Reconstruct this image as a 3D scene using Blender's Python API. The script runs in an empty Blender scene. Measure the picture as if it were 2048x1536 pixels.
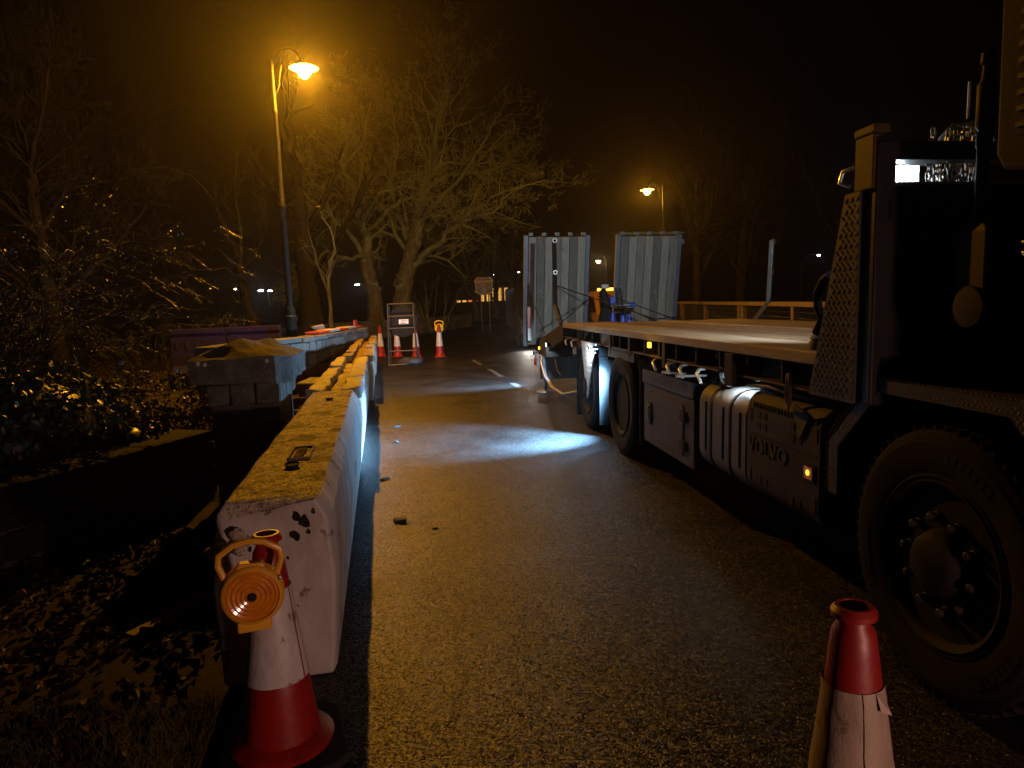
import bpy, bmesh, math, random
import numpy as np
from mathutils import Matrix, Vector, noise as mnoise

R = math.radians
scene = bpy.context.scene
COL = scene.collection
random.seed(7)

# ------------------------------------------------------------------ camera
CAM_H, PITCH, ROLL, FOCAL = 1.45, math.atan(158 / 1400), .042, 1400 / 2048 * 36
cam_d = bpy.data.cameras.new('camera')
cam = bpy.data.objects.new('camera', cam_d)
COL.objects.link(cam)
cam_d.sensor_width = 36
cam_d.lens = FOCAL
cam_d.clip_start = .05
cam_d.clip_end = 1000
F = Vector((0, math.cos(PITCH), -math.sin(PITCH)))
U0 = Vector((0, math.sin(PITCH), math.cos(PITCH)))
R0 = Vector((1, 0, 0))
CR = R0 * math.cos(ROLL) - U0 * math.sin(ROLL)
CU = R0 * math.sin(ROLL) + U0 * math.cos(ROLL)
m = Matrix.Identity(4)
for i in range(3):
    m[i][0], m[i][1], m[i][2] = CR[i], CU[i], -F[i]
m[2][3] = CAM_H
cam.matrix_world = m
scene.camera = cam

# ------------------------------------------------------------------ night sky and exposure
world = bpy.data.worlds.new('World')
scene.world = world
world.use_nodes = True
bg = world.node_tree.nodes['Background']
bg.inputs[0].default_value = (.9, .55, .34, 1)
bg.inputs[1].default_value = .0005
scene.view_settings.view_transform = 'Standard'
scene.view_settings.look = 'None'
scene.view_settings.exposure = 0
scene.view_settings.gamma = 1
scene.view_settings.use_curve_mapping = False
cy = scene.cycles
cy.use_denoising = True
cy.max_bounces = 6
cy.diffuse_bounces = 3
cy.glossy_bounces = 3
cy.transparent_max_bounces = 12
cy.volume_bounces = 0
cy.sample_clamp_indirect = 3
cy.sample_clamp_direct = 0
cy.caustics_reflective = False
cy.caustics_refractive = False

SODIUM = (1, .395, .012)
COOL = (.76, .91, 1)
P_LAMP1, P_LAMP2, P_CORNER = 3200, 600, 118
P_BED, P_AXLE, P_TAIL, P_TANK = 700, 6500, 1400, 7
HAZE = .001

# ------------------------------------------------------------------ materials
def mat(name, base, rough=.6, metal=0, var=None, vscale=6, bump=None, bscale=40, bdist=.004, detail=6, coat=0,
        emit=None, estr=0, rvar=0, spec=None, stretch=None, vramp=(.35, .65), wear=None, grain=None):
    """Principled surface: var = second colour mixed in by noise, bump = fine relief, wear = (colour, scale, threshold)."""
    mt = bpy.data.materials.new(name)
    mt.use_nodes = True
    nt = mt.node_tree
    N, L = nt.nodes, nt.links
    b = N['Principled BSDF']
    b.inputs['Base Color'].default_value = (*base, 1)
    b.inputs['Roughness'].default_value = rough
    b.inputs['Metallic'].default_value = metal
    if spec is not None: b.inputs['Specular IOR Level'].default_value = spec
    if coat:
        b.inputs['Coat Weight'].default_value = coat
        b.inputs['Coat Roughness'].default_value = .25
    tc = N.new('ShaderNodeTexCoord')
    mp = N.new('ShaderNodeMapping')
    L.new(tc.outputs['Object'], mp.inputs[0])
    if stretch: mp.inputs['Scale'].default_value = stretch
    last = None
    if var:
        n = N.new('ShaderNodeTexNoise')
        n.inputs['Scale'].default_value = vscale
        n.inputs['Detail'].default_value = detail
        n.inputs['Roughness'].default_value = .65
        L.new(mp.outputs[0], n.inputs['Vector'])
        r = N.new('ShaderNodeValToRGB')
        r.color_ramp.elements[0].position, r.color_ramp.elements[1].position = vramp
        r.color_ramp.elements[0].color = (*base, 1)
        r.color_ramp.elements[1].color = (*var, 1)
        L.new(n.outputs[0], r.inputs[0])
        last = r.outputs[0]
        if rvar:
            mr = N.new('ShaderNodeMapRange')
            mr.inputs['To Min'].default_value = max(.03, rough - rvar)
            mr.inputs['To Max'].default_value = min(1, rough + rvar)
            L.new(n.outputs[0], mr.inputs[0])
            L.new(mr.outputs[0], b.inputs['Roughness'])
    if wear:
        wc, ws, th = wear
        n3 = N.new('ShaderNodeTexNoise')
        n3.inputs['Scale'].default_value = ws
        n3.inputs['Detail'].default_value = 8
        n3.inputs['Roughness'].default_value = .7
        L.new(tc.outputs['Object'], n3.inputs['Vector'])
        r3 = N.new('ShaderNodeValToRGB')
        r3.color_ramp.elements[0].position, r3.color_ramp.elements[1].position = th, th + .04
        L.new(n3.outputs[0], r3.inputs[0])
        mx = N.new('ShaderNodeMix'); mx.data_type = 'RGBA'
        L.new(r3.outputs[0], mx.inputs[0])
        if last: L.new(last, mx.inputs[6])
        else: mx.inputs[6].default_value = (*base, 1)
        mx.inputs[7].default_value = (*wc, 1)
        last = mx.outputs[2]
    if last: L.new(last, b.inputs['Base Color'])
    if bump:
        n2 = N.new('ShaderNodeTexNoise')
        n2.inputs['Scale'].default_value = bscale
        n2.inputs['Detail'].default_value = 5
        n2.inputs['Roughness'].default_value = .7
        L.new(mp.outputs[0], n2.inputs['Vector'])
        bp = N.new('ShaderNodeBump')
        bp.inputs['Strength'].default_value = bump
        bp.inputs['Distance'].default_value = bdist
        L.new(n2.outputs[0], bp.inputs['Height'])
        L.new(facets(nt, tc, *grain, bp.outputs[0]) if grain else bp.outputs[0], b.inputs['Normal'])
    if emit:
        b.inputs['Emission Color'].default_value = (*emit, 1)
        b.inputs['Emission Strength'].default_value = estr
    return mt

def facets(nt, tc, scale, k, normal=None):
    """Tilt the surface normal by a random amount per grain, as crushed stone does."""
    N, L = nt.nodes, nt.links
    v = N.new('ShaderNodeTexVoronoi'); v.inputs['Scale'].default_value = scale
    L.new(tc.outputs['Object'], v.inputs['Vector'])
    sb = N.new('ShaderNodeVectorMath'); sb.operation = 'SUBTRACT'; sb.inputs[1].default_value = (.5, .5, .5)
    L.new(v.outputs['Color'], sb.inputs[0])
    sc = N.new('ShaderNodeVectorMath'); sc.operation = 'SCALE'; sc.inputs['Scale'].default_value = k
    L.new(sb.outputs[0], sc.inputs[0])
    g = N.new('ShaderNodeNewGeometry')
    ad = N.new('ShaderNodeVectorMath'); ad.operation = 'ADD'
    L.new(normal if normal else g.outputs['Normal'], ad.inputs[0]); L.new(sc.outputs[0], ad.inputs[1])
    nm = N.new('ShaderNodeVectorMath'); nm.operation = 'NORMALIZE'
    L.new(ad.outputs[0], nm.inputs[0])
    return nm.outputs[0]

def asphalt_mat():
    mt = bpy.data.materials.new('wet_asphalt')
    mt.use_nodes = True
    nt = mt.node_tree; N, L = nt.nodes, nt.links
    b = N['Principled BSDF']
    tc = N.new('ShaderNodeTexCoord')
    vo = N.new('ShaderNodeTexVoronoi'); vo.inputs['Scale'].default_value = 125
    L.new(tc.outputs['Object'], vo.inputs['Vector'])
    vo2 = N.new('ShaderNodeTexVoronoi'); vo2.inputs['Scale'].default_value = 190
    L.new(tc.outputs['Object'], vo2.inputs['Vector'])
    big = N.new('ShaderNodeTexNoise'); big.inputs['Scale'].default_value = 1.1; big.inputs['Detail'].default_value = 7; big.inputs['Roughness'].default_value = .62
    L.new(tc.outputs['Object'], big.inputs['Vector'])
    # stone colours
    r = N.new('ShaderNodeValToRGB')
    L.new(vo.outputs['Color'], r.inputs[0])
    cr = r.color_ramp
    cr.elements[0].color = (.004, .004, .0045, 1); cr.elements[1].color = (.03, .027, .022, 1)
    cr.elements[0].position = .45; cr.elements[1].position = .8
    # large worn patches
    r2 = N.new('ShaderNodeValToRGB')
    L.new(big.outputs[0], r2.inputs[0])
    r2.color_ramp.elements[0].position = .32; r2.color_ramp.elements[1].position = .7
    r2.color_ramp.elements[0].color = (.4, .4, .4, 1); r2.color_ramp.elements[1].color = (1.5, 1.42, 1.35, 1)
    mx = N.new('ShaderNodeMix'); mx.data_type = 'RGBA'; mx.blend_type = 'MULTIPLY'; mx.inputs[0].default_value = 1
    L.new(r.outputs[0], mx.inputs[6]); L.new(r2.outputs[0], mx.inputs[7])
    L.new(mx.outputs[2], b.inputs['Base Color'])
    mr = N.new('ShaderNodeMapRange')
    mr.inputs['From Min'].default_value = .3; mr.inputs['From Max'].default_value = .7
    mr.inputs['To Min'].default_value = .34; mr.inputs['To Max'].default_value = .52
    L.new(big.outputs[0], mr.inputs[0]); L.new(mr.outputs[0], b.inputs['Roughness'])
    ad = N.new('ShaderNodeMath'); ad.operation = 'ADD'
    L.new(vo.outputs['Distance'], ad.inputs[0])
    ml = N.new('ShaderNodeMath'); ml.operation = 'MULTIPLY'; ml.inputs[1].default_value = .4
    L.new(vo2.outputs['Distance'], ml.inputs[0]); L.new(ml.outputs[0], ad.inputs[1])
    inv = N.new('ShaderNodeMath'); inv.operation = 'SUBTRACT'; inv.inputs[0].default_value = 1
    L.new(ad.outputs[0], inv.inputs[1])
    bp = N.new('ShaderNodeBump'); bp.inputs['Strength'].default_value = .45; bp.inputs['Distance'].default_value = .006
    L.new(inv.outputs[0], bp.inputs['Height']); L.new(facets(nt, tc, 125, .62, bp.outputs[0]), b.inputs['Normal'])
    b.inputs['Specular IOR Level'].default_value = .34
    return mt

def glow_mat(name, col, strength):
    """Clear lamp bowl: lets its lamp's light out and glows itself."""
    mt = bpy.data.materials.new(name); mt.use_nodes = True
    nt = mt.node_tree; N, L = nt.nodes, nt.links
    N.remove(N['Principled BSDF'])
    e = N.new('ShaderNodeEmission'); e.inputs[0].default_value = (*col, 1); e.inputs[1].default_value = strength
    t = N.new('ShaderNodeBsdfTransparent'); a = N.new('ShaderNodeAddShader')
    L.new(e.outputs[0], a.inputs[0]); L.new(t.outputs[0], a.inputs[1]); L.new(a.outputs[0], N['Material Output'].inputs[0])
    return mt

M = dict(
    road=asphalt_mat(),
    soil=mat('soil', (.02, .016, .011), .9, spec=.1, var=(.045, .035, .02), vscale=3, bump=.6, bscale=25, bdist=.02),
    tar=mat('crack_tar', (.012, .011, .01), .6, spec=.4),
    paint=mat('worn_road_paint', (.1, .1, .095), .6, var=(.03, .03, .03), vscale=14, bump=.4, bscale=90, vramp=(.4, .6)),
    white_conc=mat('white_painted_concrete', (.68, .66, .64), .6, var=(.44, .4, .35), vscale=5, bump=.5, bscale=35, stretch=(1, 1, .35),
                   wear=((.2, .14, .09), 6, .585)),
    conc_top=mat('lit_weathered_concrete', (.24, .2, .13), .75, var=(.75, .66, .48), vscale=26, bump=1, bscale=75, bdist=.012, detail=10, stretch=(.8, .4, 1), wear=((.1, .08, .045), 4, .53), vramp=(.32, .66), grain=(150, 1.0)),  # pale tone raised to brighten the lamplit top; stains are weathering
    conc_brown=mat('brown_concrete', (.13, .085, .06), .8, var=(.24, .17, .11), vscale=8, bump=.8, bscale=50),
    conc_grey=mat('grey_concrete', (.36, .36, .35), .75, var=(.24, .23, .22), vscale=5, bump=.6, bscale=45, stretch=(1, 1, .3)),
    dark_hole=mat('hole_shade', (.01, .01, .01), .95),  # near-black stands in for shade inside holes, chips and recesses
    stone=mat('mossy_stone', (.26, .26, .235), .85, var=(.12, .12, .1), vscale=9, bump=1, bscale=26, bdist=.025, wear=((.45, .45, .42), 5, .63)),
    stone_top=mat('moss_covered_stone', (.08, .066, .028), .9, var=(.15, .12, .06), vscale=9, bump=1, bscale=35, bdist=.015),
    wallstone=mat('wall_stone', (.15, .135, .115), .85, var=(.08, .072, .06), vscale=6, bump=.9, bscale=30, bdist=.01),
    wallstone_dark=mat('shade_black_stone', (.035, .032, .026), .9, spec=.15, var=(.02, .018, .015), vscale=6, bump=.9, bscale=30, bdist=.01),  # wall stone copy darkened to stand in for shadow
    wallstone2=mat('pale_wall_stone', (.22, .2, .17), .85, var=(.13, .12, .1), vscale=6, bump=.9, bscale=30, bdist=.01),
    mortar=mat('mortar', (.1, .09, .075), .95, var=(.06, .055, .05), vscale=20, bump=.6, bscale=60),
    cone_red=mat('red_cone_plastic', (.34, .011, .008), .45, var=(.22, .008, .006), vscale=7, bump=.2, bscale=40, wear=((.12, .012, .009), 9, .6)),
    sleeve=mat('reflective_sleeve', (.66, .63, .62), .35, var=(.46, .42, .4), vscale=11, bump=.6, bscale=60, bdist=.004, stretch=(1, 1, .4), wear=((.3, .22, .17), 12, .6)),
    sleeve_dimmed=mat('dimmed_grimy_sleeve', (.3, .23, .18), .5, var=(.2, .15, .11), vscale=8, bump=.6, bscale=60, bdist=.004, stretch=(1, 1, .4), wear=((.12, .085, .06), 10, .6)),  # sleeve copy darkened to offset the near corner lamp; blotches are grime
    cone_dark=mat('dimmed_red_cone_plastic', (.2, .007, .005), .45, var=(.14, .005, .004), vscale=7, bump=.2, bscale=40),  # cone red darkened to offset the near corner lamp
    rubber=mat('black_rubber', (.018, .018, .018), .75, spec=.1, var=(.03, .028, .026), vscale=8, bump=.4, bscale=50),
    amber_plastic=mat('amber_plastic', (.85, .45, .03), .35, var=(.7, .33, .025), vscale=12, coat=.3),
    amber_lens=mat('amber_lens', (.75, .27, .015), .15, var=(.55, .17, .01), vscale=30, coat=.6),
    yellow_plastic=mat('yellow_plastic', (.85, .6, .02), .4, var=(.75, .5, .02), vscale=10, emit=(1, .7, .02), estr=.03),
    galv=mat('galvanised_steel', (.36, .37, .38), .45, metal=.7, var=(.26, .27, .28), vscale=14, rvar=.15),
    dark_frame=mat('dark_steel_frame', (.07, .065, .06), .55, metal=.3, var=(.11, .09, .07), vscale=12),
    signback=mat('black_sign_back', (.008, .008, .01), .6, spec=.15, var=(.012, .012, .015), vscale=8),
    label=mat('white_paper_label', (.8, .82, .85), .5),
    print_ink=mat('printed_ink', (.12, .13, .17), .6),
    sandbag=mat('black_sandbag', (.03, .03, .034), .5, var=(.05, .05, .056), vscale=12, bump=.8, bscale=25),
    lamp_paint=mat('dark_green_lamp_paint', (.012, .012, .011), .55, spec=.1, var=(.018, .018, .016), vscale=9),
    lamp_under=mat('white_reflector', (.8, .78, .7), .4),
    glow_main=glow_mat('sodium_bowl', (1, .78, .3), 30), glow_far=glow_mat('far_sodium_bowl', (1, .62, .16), 26), glow_white=glow_mat('white_lamp_bowl', (.8, .92, 1), 30),
    glow_warm=glow_mat('warm_lamp_bowl', (1, .66, .35), 26),
    blue_plastic=mat('blue_plastic', (.018, .014, .26), .45, var=(.024, .018, .32), vscale=5),
    barrier_red=mat('red_board_plastic', (.55, .06, .025), .5, var=(.4, .04, .02), vscale=8),
    barrier_white=mat('white_board_plastic', (.6, .56, .48), .5, var=(.45, .4, .33), vscale=8),
    bark=mat('brightened_bark', (.26, .235, .13), .85, var=(.12, .1, .06), vscale=5, bump=1, bscale=14, bdist=.03, stretch=(1, 1, .35)),  # bark tone raised so the lamplit trees look brighter
    twig=mat('bare_twig', (.34, .38, .16), .75, var=(.22, .24, .1), vscale=3),  # pale greenish tone raised to make the crowns look lit
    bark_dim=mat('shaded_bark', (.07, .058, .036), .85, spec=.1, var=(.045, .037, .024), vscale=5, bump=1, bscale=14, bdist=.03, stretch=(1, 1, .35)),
    twig_dim=mat('dimmed_twig', (.024, .02, .014), .85, spec=.1, var=(.015, .013, .009), vscale=3),  # darkened twig copy, dimness of unlit trees put into the colour
    twig_dark=mat('wet_dark_twig', (.022, .017, .012), .4, spec=.35, var=(.013, .01, .008), vscale=5),
    leaf_ivy=mat('ivy_leaf', (.022, .052, .032), .42, var=(.036, .07, .04), vscale=7, spec=.3),
    leaf_shrub=mat('shrub_leaf', (.028, .026, .011), .4, var=(.045, .035, .012), vscale=7, spec=.3),
    leaf_pale=mat('pale_bramble_leaf', (.09, .11, .085), .35, var=(.06, .08, .06), vscale=7),
    leaf_dead=mat('dead_leaf', (.055, .028, .01), .6, spec=.1, var=(.012, .008, .005), vscale=9),
    grass=mat('grass_blade', (.05, .06, .02), .5, var=(.09, .08, .03), vscale=4),
    sign_black=mat('black_sign_enamel', (.02, .017, .018), .35), sign_gold=mat('gold_sign_paint', (.95, .78, .52), .45), sign_blue=mat('blue_roundel', (.16, .32, .95), .45), sign_white=mat('white_sign_paint', (.8, .8, .8), .5),
    rail_wood=mat('weathered_rail_wood', (.24, .18, .13), .8, var=(.15, .11, .08), vscale=5, bump=.7, bscale=25, stretch=(3, .4, 3)),
    wire=mat('mesh_wire', (.12, .12, .12), .5, metal=.6),
    debris=mat('dark_debris', (.03, .028, .026), .7, var=(.1, .095, .09), vscale=30),
    # lorry
    t_black=mat('black_truck_paint', (.012, .012, .013), .45, spec=.1, var=(.02, .019, .018), vscale=6, bump=.15, bscale=20),
    t_chassis=mat('road_dirty_chassis', (.018, .016, .014), .75, spec=.1, var=(.04, .032, .024), vscale=7, bump=.4, bscale=30),
    t_dust=mat('dusty_grey_panel', (.06, .053, .048), .7, spec=.1, var=(.085, .075, .064), vscale=3, bump=.25, bscale=18, wear=((.06, .06, .06), 3.2, .63)),
    t_tank=mat('dusty_aluminium', (.12, .115, .11), .6, spec=.15, var=(.09, .085, .08), vscale=3, bump=.2, bscale=15, rvar=.12),
    t_cover=mat('brown_dust_plastic', (.05, .041, .032), .7, spec=.1, var=(.03, .026, .022), vscale=3, bump=.35, bscale=20),
    chequer=mat('chequer_plate', (.04, .034, .03), .6, metal=.3, spec=.15, var=(.045, .038, .034), vscale=10, rvar=.12),
    tread_metal=mat('pale_tread_metal', (.22, .19, .165), .45, metal=.4, spec=.3, var=(.14, .12, .1), vscale=12),  # raised bars paler than their plate
    chequer_clean=mat('bright_chequer_plate', (.62, .63, .64), .4, metal=.5, var=(.5, .51, .52), vscale=12),
    deckwood=mat('worn_deck_timber', (.26, .19, .105), .7, var=(.14, .1, .058), vscale=5, bump=.8, bscale=30, bdist=.006, stretch=(6, .35, 2), wear=((.4, .37, .32), 3, .64)),
    deckwood_b=mat('dark_deck_timber', (.17, .115, .06), .65, var=(.1, .07, .04), vscale=5, bump=.8, bscale=30, bdist=.006, stretch=(6, .35, 2), wear=((.3, .27, .22), 3, .66)),
    deckwood_c=mat('scuffed_deck_timber', (.32, .26, .18), .7, var=(.18, .13, .08), vscale=6, bump=.8, bscale=30, bdist=.006, stretch=(6, .35, 2), wear=((.12, .09, .05), 4, .62)),
    rampwood=mat('grey_ramp_timber', (.44, .43, .37), .75, var=(.3, .29, .25), vscale=7, bump=.7, bscale=35, bdist=.005, stretch=(5, 2, .5), wear=((.17, .17, .17), 9, .66)),
    rampwood_b=mat('dark_ramp_timber', (.22, .22, .2), .8, var=(.15, .15, .14), vscale=7, bump=.7, bscale=35, bdist=.005, stretch=(5, 2, .5), wear=((.36, .36, .33), 8, .62)),
    rampwood_c=mat('stained_ramp_timber', (.36, .34, .29), .8, var=(.2, .19, .165), vscale=4, bump=.7, bscale=35, bdist=.005, stretch=(5, 2, .4), wear=((.1, .1, .1), 10, .62)),
    rampsteel=mat('blue_grey_ramp_steel', (.13, .17, .24), .5, metal=.3, var=(.18, .21, .26), vscale=9),
    tyre=mat('dusty_tyre', (.007, .006, .0055), .9, spec=.1, var=(.018, .014, .01), vscale=3.2, bump=.4, bscale=30),
    rim=mat('dirty_steel_rim', (.006, .0055, .005), .75, spec=.1, metal=.2, var=(.022, .018, .015), vscale=8),
    nut=mat('wheel_nut', (.022, .017, .012), .6, spec=.2),
    brown_pipe=mat('lamp_tinted_pipe', (.06, .036, .016), .6, spec=.12, var=(.045, .027, .012), vscale=10),  # orange lamp tint worked into the brown
    steel=mat('bare_steel', (.5, .5, .5), .35, metal=.9, var=(.38, .37, .36), vscale=20),
    blue_machine=mat('blue_machine_paint', (.05, .12, .75), .4, var=(.04, .09, .55), vscale=9, coat=.3),
    hook=mat('pale_hook', (.7, .72, .74), .4),  # near-white tone for hooks and small fittings
    hose=mat('grey_hose', (.5, .52, .55), .45), black_hose=mat('black_hose', (.015, .015, .016), .4),
    rag=mat('dirty_rag', (.04, .04, .045), .8, var=(.3, .3, .3), vscale=12, vramp=(.55, .7)),
    hivis=mat('hi_vis_yellow', (.6, .75, .03), .6),
    red_refl=mat('red_reflector', (.5, .03, .015), .3), white_refl=mat('white_reflector_tape', (.75, .75, .8), .3),
    amber_on=mat('amber_lamp_lit', (.7, .3, .02), .3, emit=(1, .5, .03), estr=3.2, var=(.6, .22, .01), vscale=60),
    amber_dim=mat('amber_lamp_faint', (.45, .14, .01), .2, emit=(1, .36, .03), estr=.22, var=(.35, .1, .01), vscale=60),
    lens_cool=mat('work_lamp_lens', (.9, .9, .9), .3, emit=COOL, estr=9),
    head_on=mat('headlamp_lens_lit', (.9, .9, .9), .2, emit=(1, .93, .8), estr=9),
    van_dark=mat('dark_van_paint', (.012, .012, .016), .25, coat=.6), van_yellow=mat('yellow_van_paint', (.62, .36, .03), .4, var=(.5, .28, .025), vscale=3),
    glass=mat('dark_glass', (.01, .011, .012), .08, spec=.7),
    orange_on=mat('orange_lamp_lit', (.8, .3, .05), .3, emit=(1, .35, .05), estr=5),
    brick_far=mat('far_building_wall', (.1, .07, .05), .9, var=(.07, .05, .04), vscale=2), roof_far=mat('far_roof', (.03, .03, .03), .9),
    win_lit=mat('lit_window', (.5, .3, .1), .4, emit=(1, .5, .1), estr=.9), win_red=mat('red_lit_sign', (.5, .05, .02), .4, emit=(1, .2, .06), estr=.7),
)

# ------------------------------------------------------------------ mesh helpers
class MB:
    def __init__(s): s.v, s.f, s.mi = [], [], []
    def add(s, vs, fs, mi=0):
        o = len(s.v); s.v += [tuple(p) for p in vs]
        for f in fs: s.f.append(tuple(i + o for i in f)); s.mi.append(mi)
        return s
    def box(s, x0, x1, y0, y1, z0, z1, mi=0, mtx=None):
        vs = [Vector(p) for p in ((x0, y0, z0), (x1, y0, z0), (x1, y1, z0), (x0, y1, z0), (x0, y0, z1), (x1, y0, z1), (x1, y1, z1), (x0, y1, z1))]
        if mtx is not None: vs = [mtx @ p for p in vs]
        return s.add(vs, [(0, 3, 2, 1), (4, 5, 6, 7), (0, 1, 5, 4), (1, 2, 6, 5), (2, 3, 7, 6), (3, 0, 4, 7)], mi)
    def prism(s, poly, axis, a, b, mi=0):
        """poly: 2-D points in the plane across AXIS ('x': (y,z), 'y': (x,z), 'z': (x,y)), extruded from a to b."""
        n = len(poly)
        def P(p, t): return {'x': (t, p[0], p[1]), 'y': (p[0], t, p[1]), 'z': (p[0], p[1], t)}[axis]
        vs = [P(p, a) for p in poly] + [P(p, b) for p in poly]
        fs = [tuple(range(n)), tuple(range(2 * n - 1, n - 1, -1))] + [(i, i + n, (i + 1) % n + n, (i + 1) % n) for i in range(n)]
        return s.add(vs, fs, mi)
    def tube(s, pts, rad, n=8, cap=True, mi=0):
        pts = [Vector(p) for p in pts]
        if not isinstance(rad, (list, tuple)): rad = [rad] * len(pts)
        rings = []; prev = None
        for i, p in enumerate(pts):
            d = (pts[min(i + 1, len(pts) - 1)] - pts[max(i - 1, 0)])
            d = d.normalized() if d.length > 1e-9 else Vector((0, 0, 1))
            if prev is None:
                ref = Vector((0, 0, 1)) if abs(d.z) < .9 else Vector((1, 0, 0))
                a = d.cross(ref).normalized()
            else:
                a = (prev - d * prev.dot(d)).normalized()
            prev = a; b = d.cross(a)
            rings.append([p + (a * math.cos(2 * math.pi * k / n) + b * math.sin(2 * math.pi * k / n)) * rad[i] for k in range(n)])
        vs = [q for r in rings for q in r]
        fs = [(i * n + k, i * n + (k + 1) % n, (i + 1) * n + (k + 1) % n, (i + 1) * n + k) for i in range(len(pts) - 1) for k in range(n)]
        if cap: fs += [tuple(range(n - 1, -1, -1)), tuple((len(pts) - 1) * n + k for k in range(n))]
        return s.add(vs, fs, mi)
    def lathe(s, prof, n=24, mtx=None, mi=0, closed=False):
        """prof: (radius, height) turned about z."""
        vs = []
        for r, z in prof:
            for k in range(n):
                a = 2 * math.pi * k / n
                vs.append(Vector((r * math.cos(a), r * math.sin(a), z)))
        if mtx is not None: vs = [mtx @ p for p in vs]
        m_ = len(prof)
        fs = [(i * n + k, i * n + (k + 1) % n, ((i + 1) % m_) * n + (k + 1) % n, ((i + 1) % m_) * n + k) for i in range(m_ if closed else m_ - 1) for k in range(n)]
        if not closed:
            if prof[0][0] > 1e-5: fs.append(tuple(range(n - 1, -1, -1)))
            if prof[-1][0] > 1e-5: fs.append(tuple((m_ - 1) * n + k for k in range(n)))
        return s.add(vs, fs, mi)
    def mesh(s, name):
        me = bpy.data.meshes.new(name)
        me.from_pydata(s.v, [], s.f)
        if any(s.mi): me.polygons.foreach_set('material_index', s.mi)
        bm = bmesh.new(); bm.from_mesh(me)
        bmesh.ops.remove_doubles(bm, verts=bm.verts, dist=1e-6)
        bmesh.ops.recalc_face_normals(bm, faces=bm.faces)
        bm.to_mesh(me); bm.free()
        return me

def link(name, me, material, parent=None, bevel=0, smooth=False, seg=2, kind=None, label=None, cat=None, group=None, loc=None, rot=None):
    o = bpy.data.objects.new(name, me)
    COL.objects.link(o)
    for x in (material if isinstance(material, (list, tuple)) else [material]):
        me.materials.append(M[x] if isinstance(x, str) else x)
    if parent: o.parent = parent
    if smooth:
        me.polygons.foreach_set('use_smooth', [True] * len(me.polygons))
        try: me.set_sharp_from_angle(angle=R(38))
        except Exception: pass
    if bevel:
        b = o.modifiers.new('bevel', 'BEVEL'); b.width = bevel; b.segments = seg; b.limit_method = 'ANGLE'; b.angle_limit = R(35)
    if loc is not None: o.location = loc
    if rot is not None: o.rotation_euler = rot
    tag(o, label, cat, group, kind)
    return o

def tag(o, label=None, cat=None, group=None, kind=None):
    for k, v in (('label', label), ('category', cat), ('group', group), ('kind', kind)):
        if v: o[k] = v
    return o

def thing(name, label, cat, loc=(0, 0, 0), rot=(0, 0, 0), group=None):
    o = bpy.data.objects.new(name, None); COL.objects.link(o)
    o.location = loc; o.rotation_euler = rot; o.empty_display_size = .2
    return tag(o, label, cat, group)

def obj(name, mb, material, parent=None, **k): return link(name, mb.mesh(name), material, parent, **k)

def dup(o, parent=None, label=None, group=None):
    c = o.copy(); COL.objects.link(c); c.parent = parent
    if label: c['label'] = label
    if group: c['group'] = group
    for ch in list(o.children): dup(ch, c)
    return c

def roughen(o, amp, scale=3, cuts=0, seed=0, edge=True):
    """Uneven, chipped surface on a mesh: subdivide and push vertices about with noise."""
    me = o.data; bm = bmesh.new(); bm.from_mesh(me)
    if cuts: bmesh.ops.subdivide_edges(bm, edges=bm.edges, cuts=cuts, use_grid_fill=True)
    for v in bm.verts:
        p = v.co * scale + Vector((seed * 7.3, seed * 3.1, seed))
        v.co += Vector(mnoise.noise_vector(p)) * amp
    bm.to_mesh(me); bm.free(); return o

def text_mesh(s, size, depth):
    cu = bpy.data.curves.new('t', 'FONT'); cu.body = s; cu.size = size; cu.extrude = depth; cu.align_x = 'CENTER'; cu.align_y = 'CENTER'; cu.resolution_u = 3
    o = bpy.data.objects.new('t', cu); COL.objects.link(o)
    dg = bpy.context.evaluated_depsgraph_get()
    me = bpy.data.meshes.new_from_object(o.evaluated_get(dg))
    bpy.data.objects.remove(o); bpy.data.curves.remove(cu)
    me.materials.clear()
    return me

def add_light(kind, name, loc, power, col, parent=None, radius=.05, aim=None, angle=90, blend=.5):
    d = bpy.data.lights.new(name, kind); d.energy = power; d.color = col; d.shadow_soft_size = radius
    o = bpy.data.objects.new(name, d); COL.objects.link(o); o.location = loc
    if kind == 'SPOT':
        d.spot_size = R(angle); d.spot_blend = blend
        o.rotation_euler = (Vector(aim) - Vector(loc)).to_track_quat('-Z', 'Y').to_euler()
    if parent: o.parent = parent
    return o

def segs_mesh(name, A, B, ra, rb, n=3):
    """Many tapered sticks in one mesh, built with numpy."""
    A, B, ra, rb = (np.asarray(x, dtype=np.float64) for x in (A, B, ra, rb))
    d = B - A; ln = np.linalg.norm(d, axis=1, keepdims=True); d = d / np.maximum(ln, 1e-9)
    ref = np.where(np.abs(d[:, 2:3]) < .9, np.array([[0, 0, 1.]]), np.array([[1., 0, 0]]))
    a = np.cross(d, ref); a /= np.linalg.norm(a, axis=1, keepdims=True); b = np.cross(d, a)
    k = len(A); V = np.zeros((k, 2 * n, 3))
    for i in range(n):
        c, s_ = math.cos(2 * math.pi * i / n), math.sin(2 * math.pi * i / n)
        off = a * c + b * s_
        V[:, i] = A + off * ra[:, None]; V[:, n + i] = B + off * rb[:, None]
    base = (np.arange(k) * 2 * n)[:, None]
    quads = np.concatenate([base + np.array([[i, (i + 1) % n, n + (i + 1) % n, n + i]]) for i in range(n)], axis=1).reshape(-1, 4)
    return np_mesh(name, V.reshape(-1, 3), quads)

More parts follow.
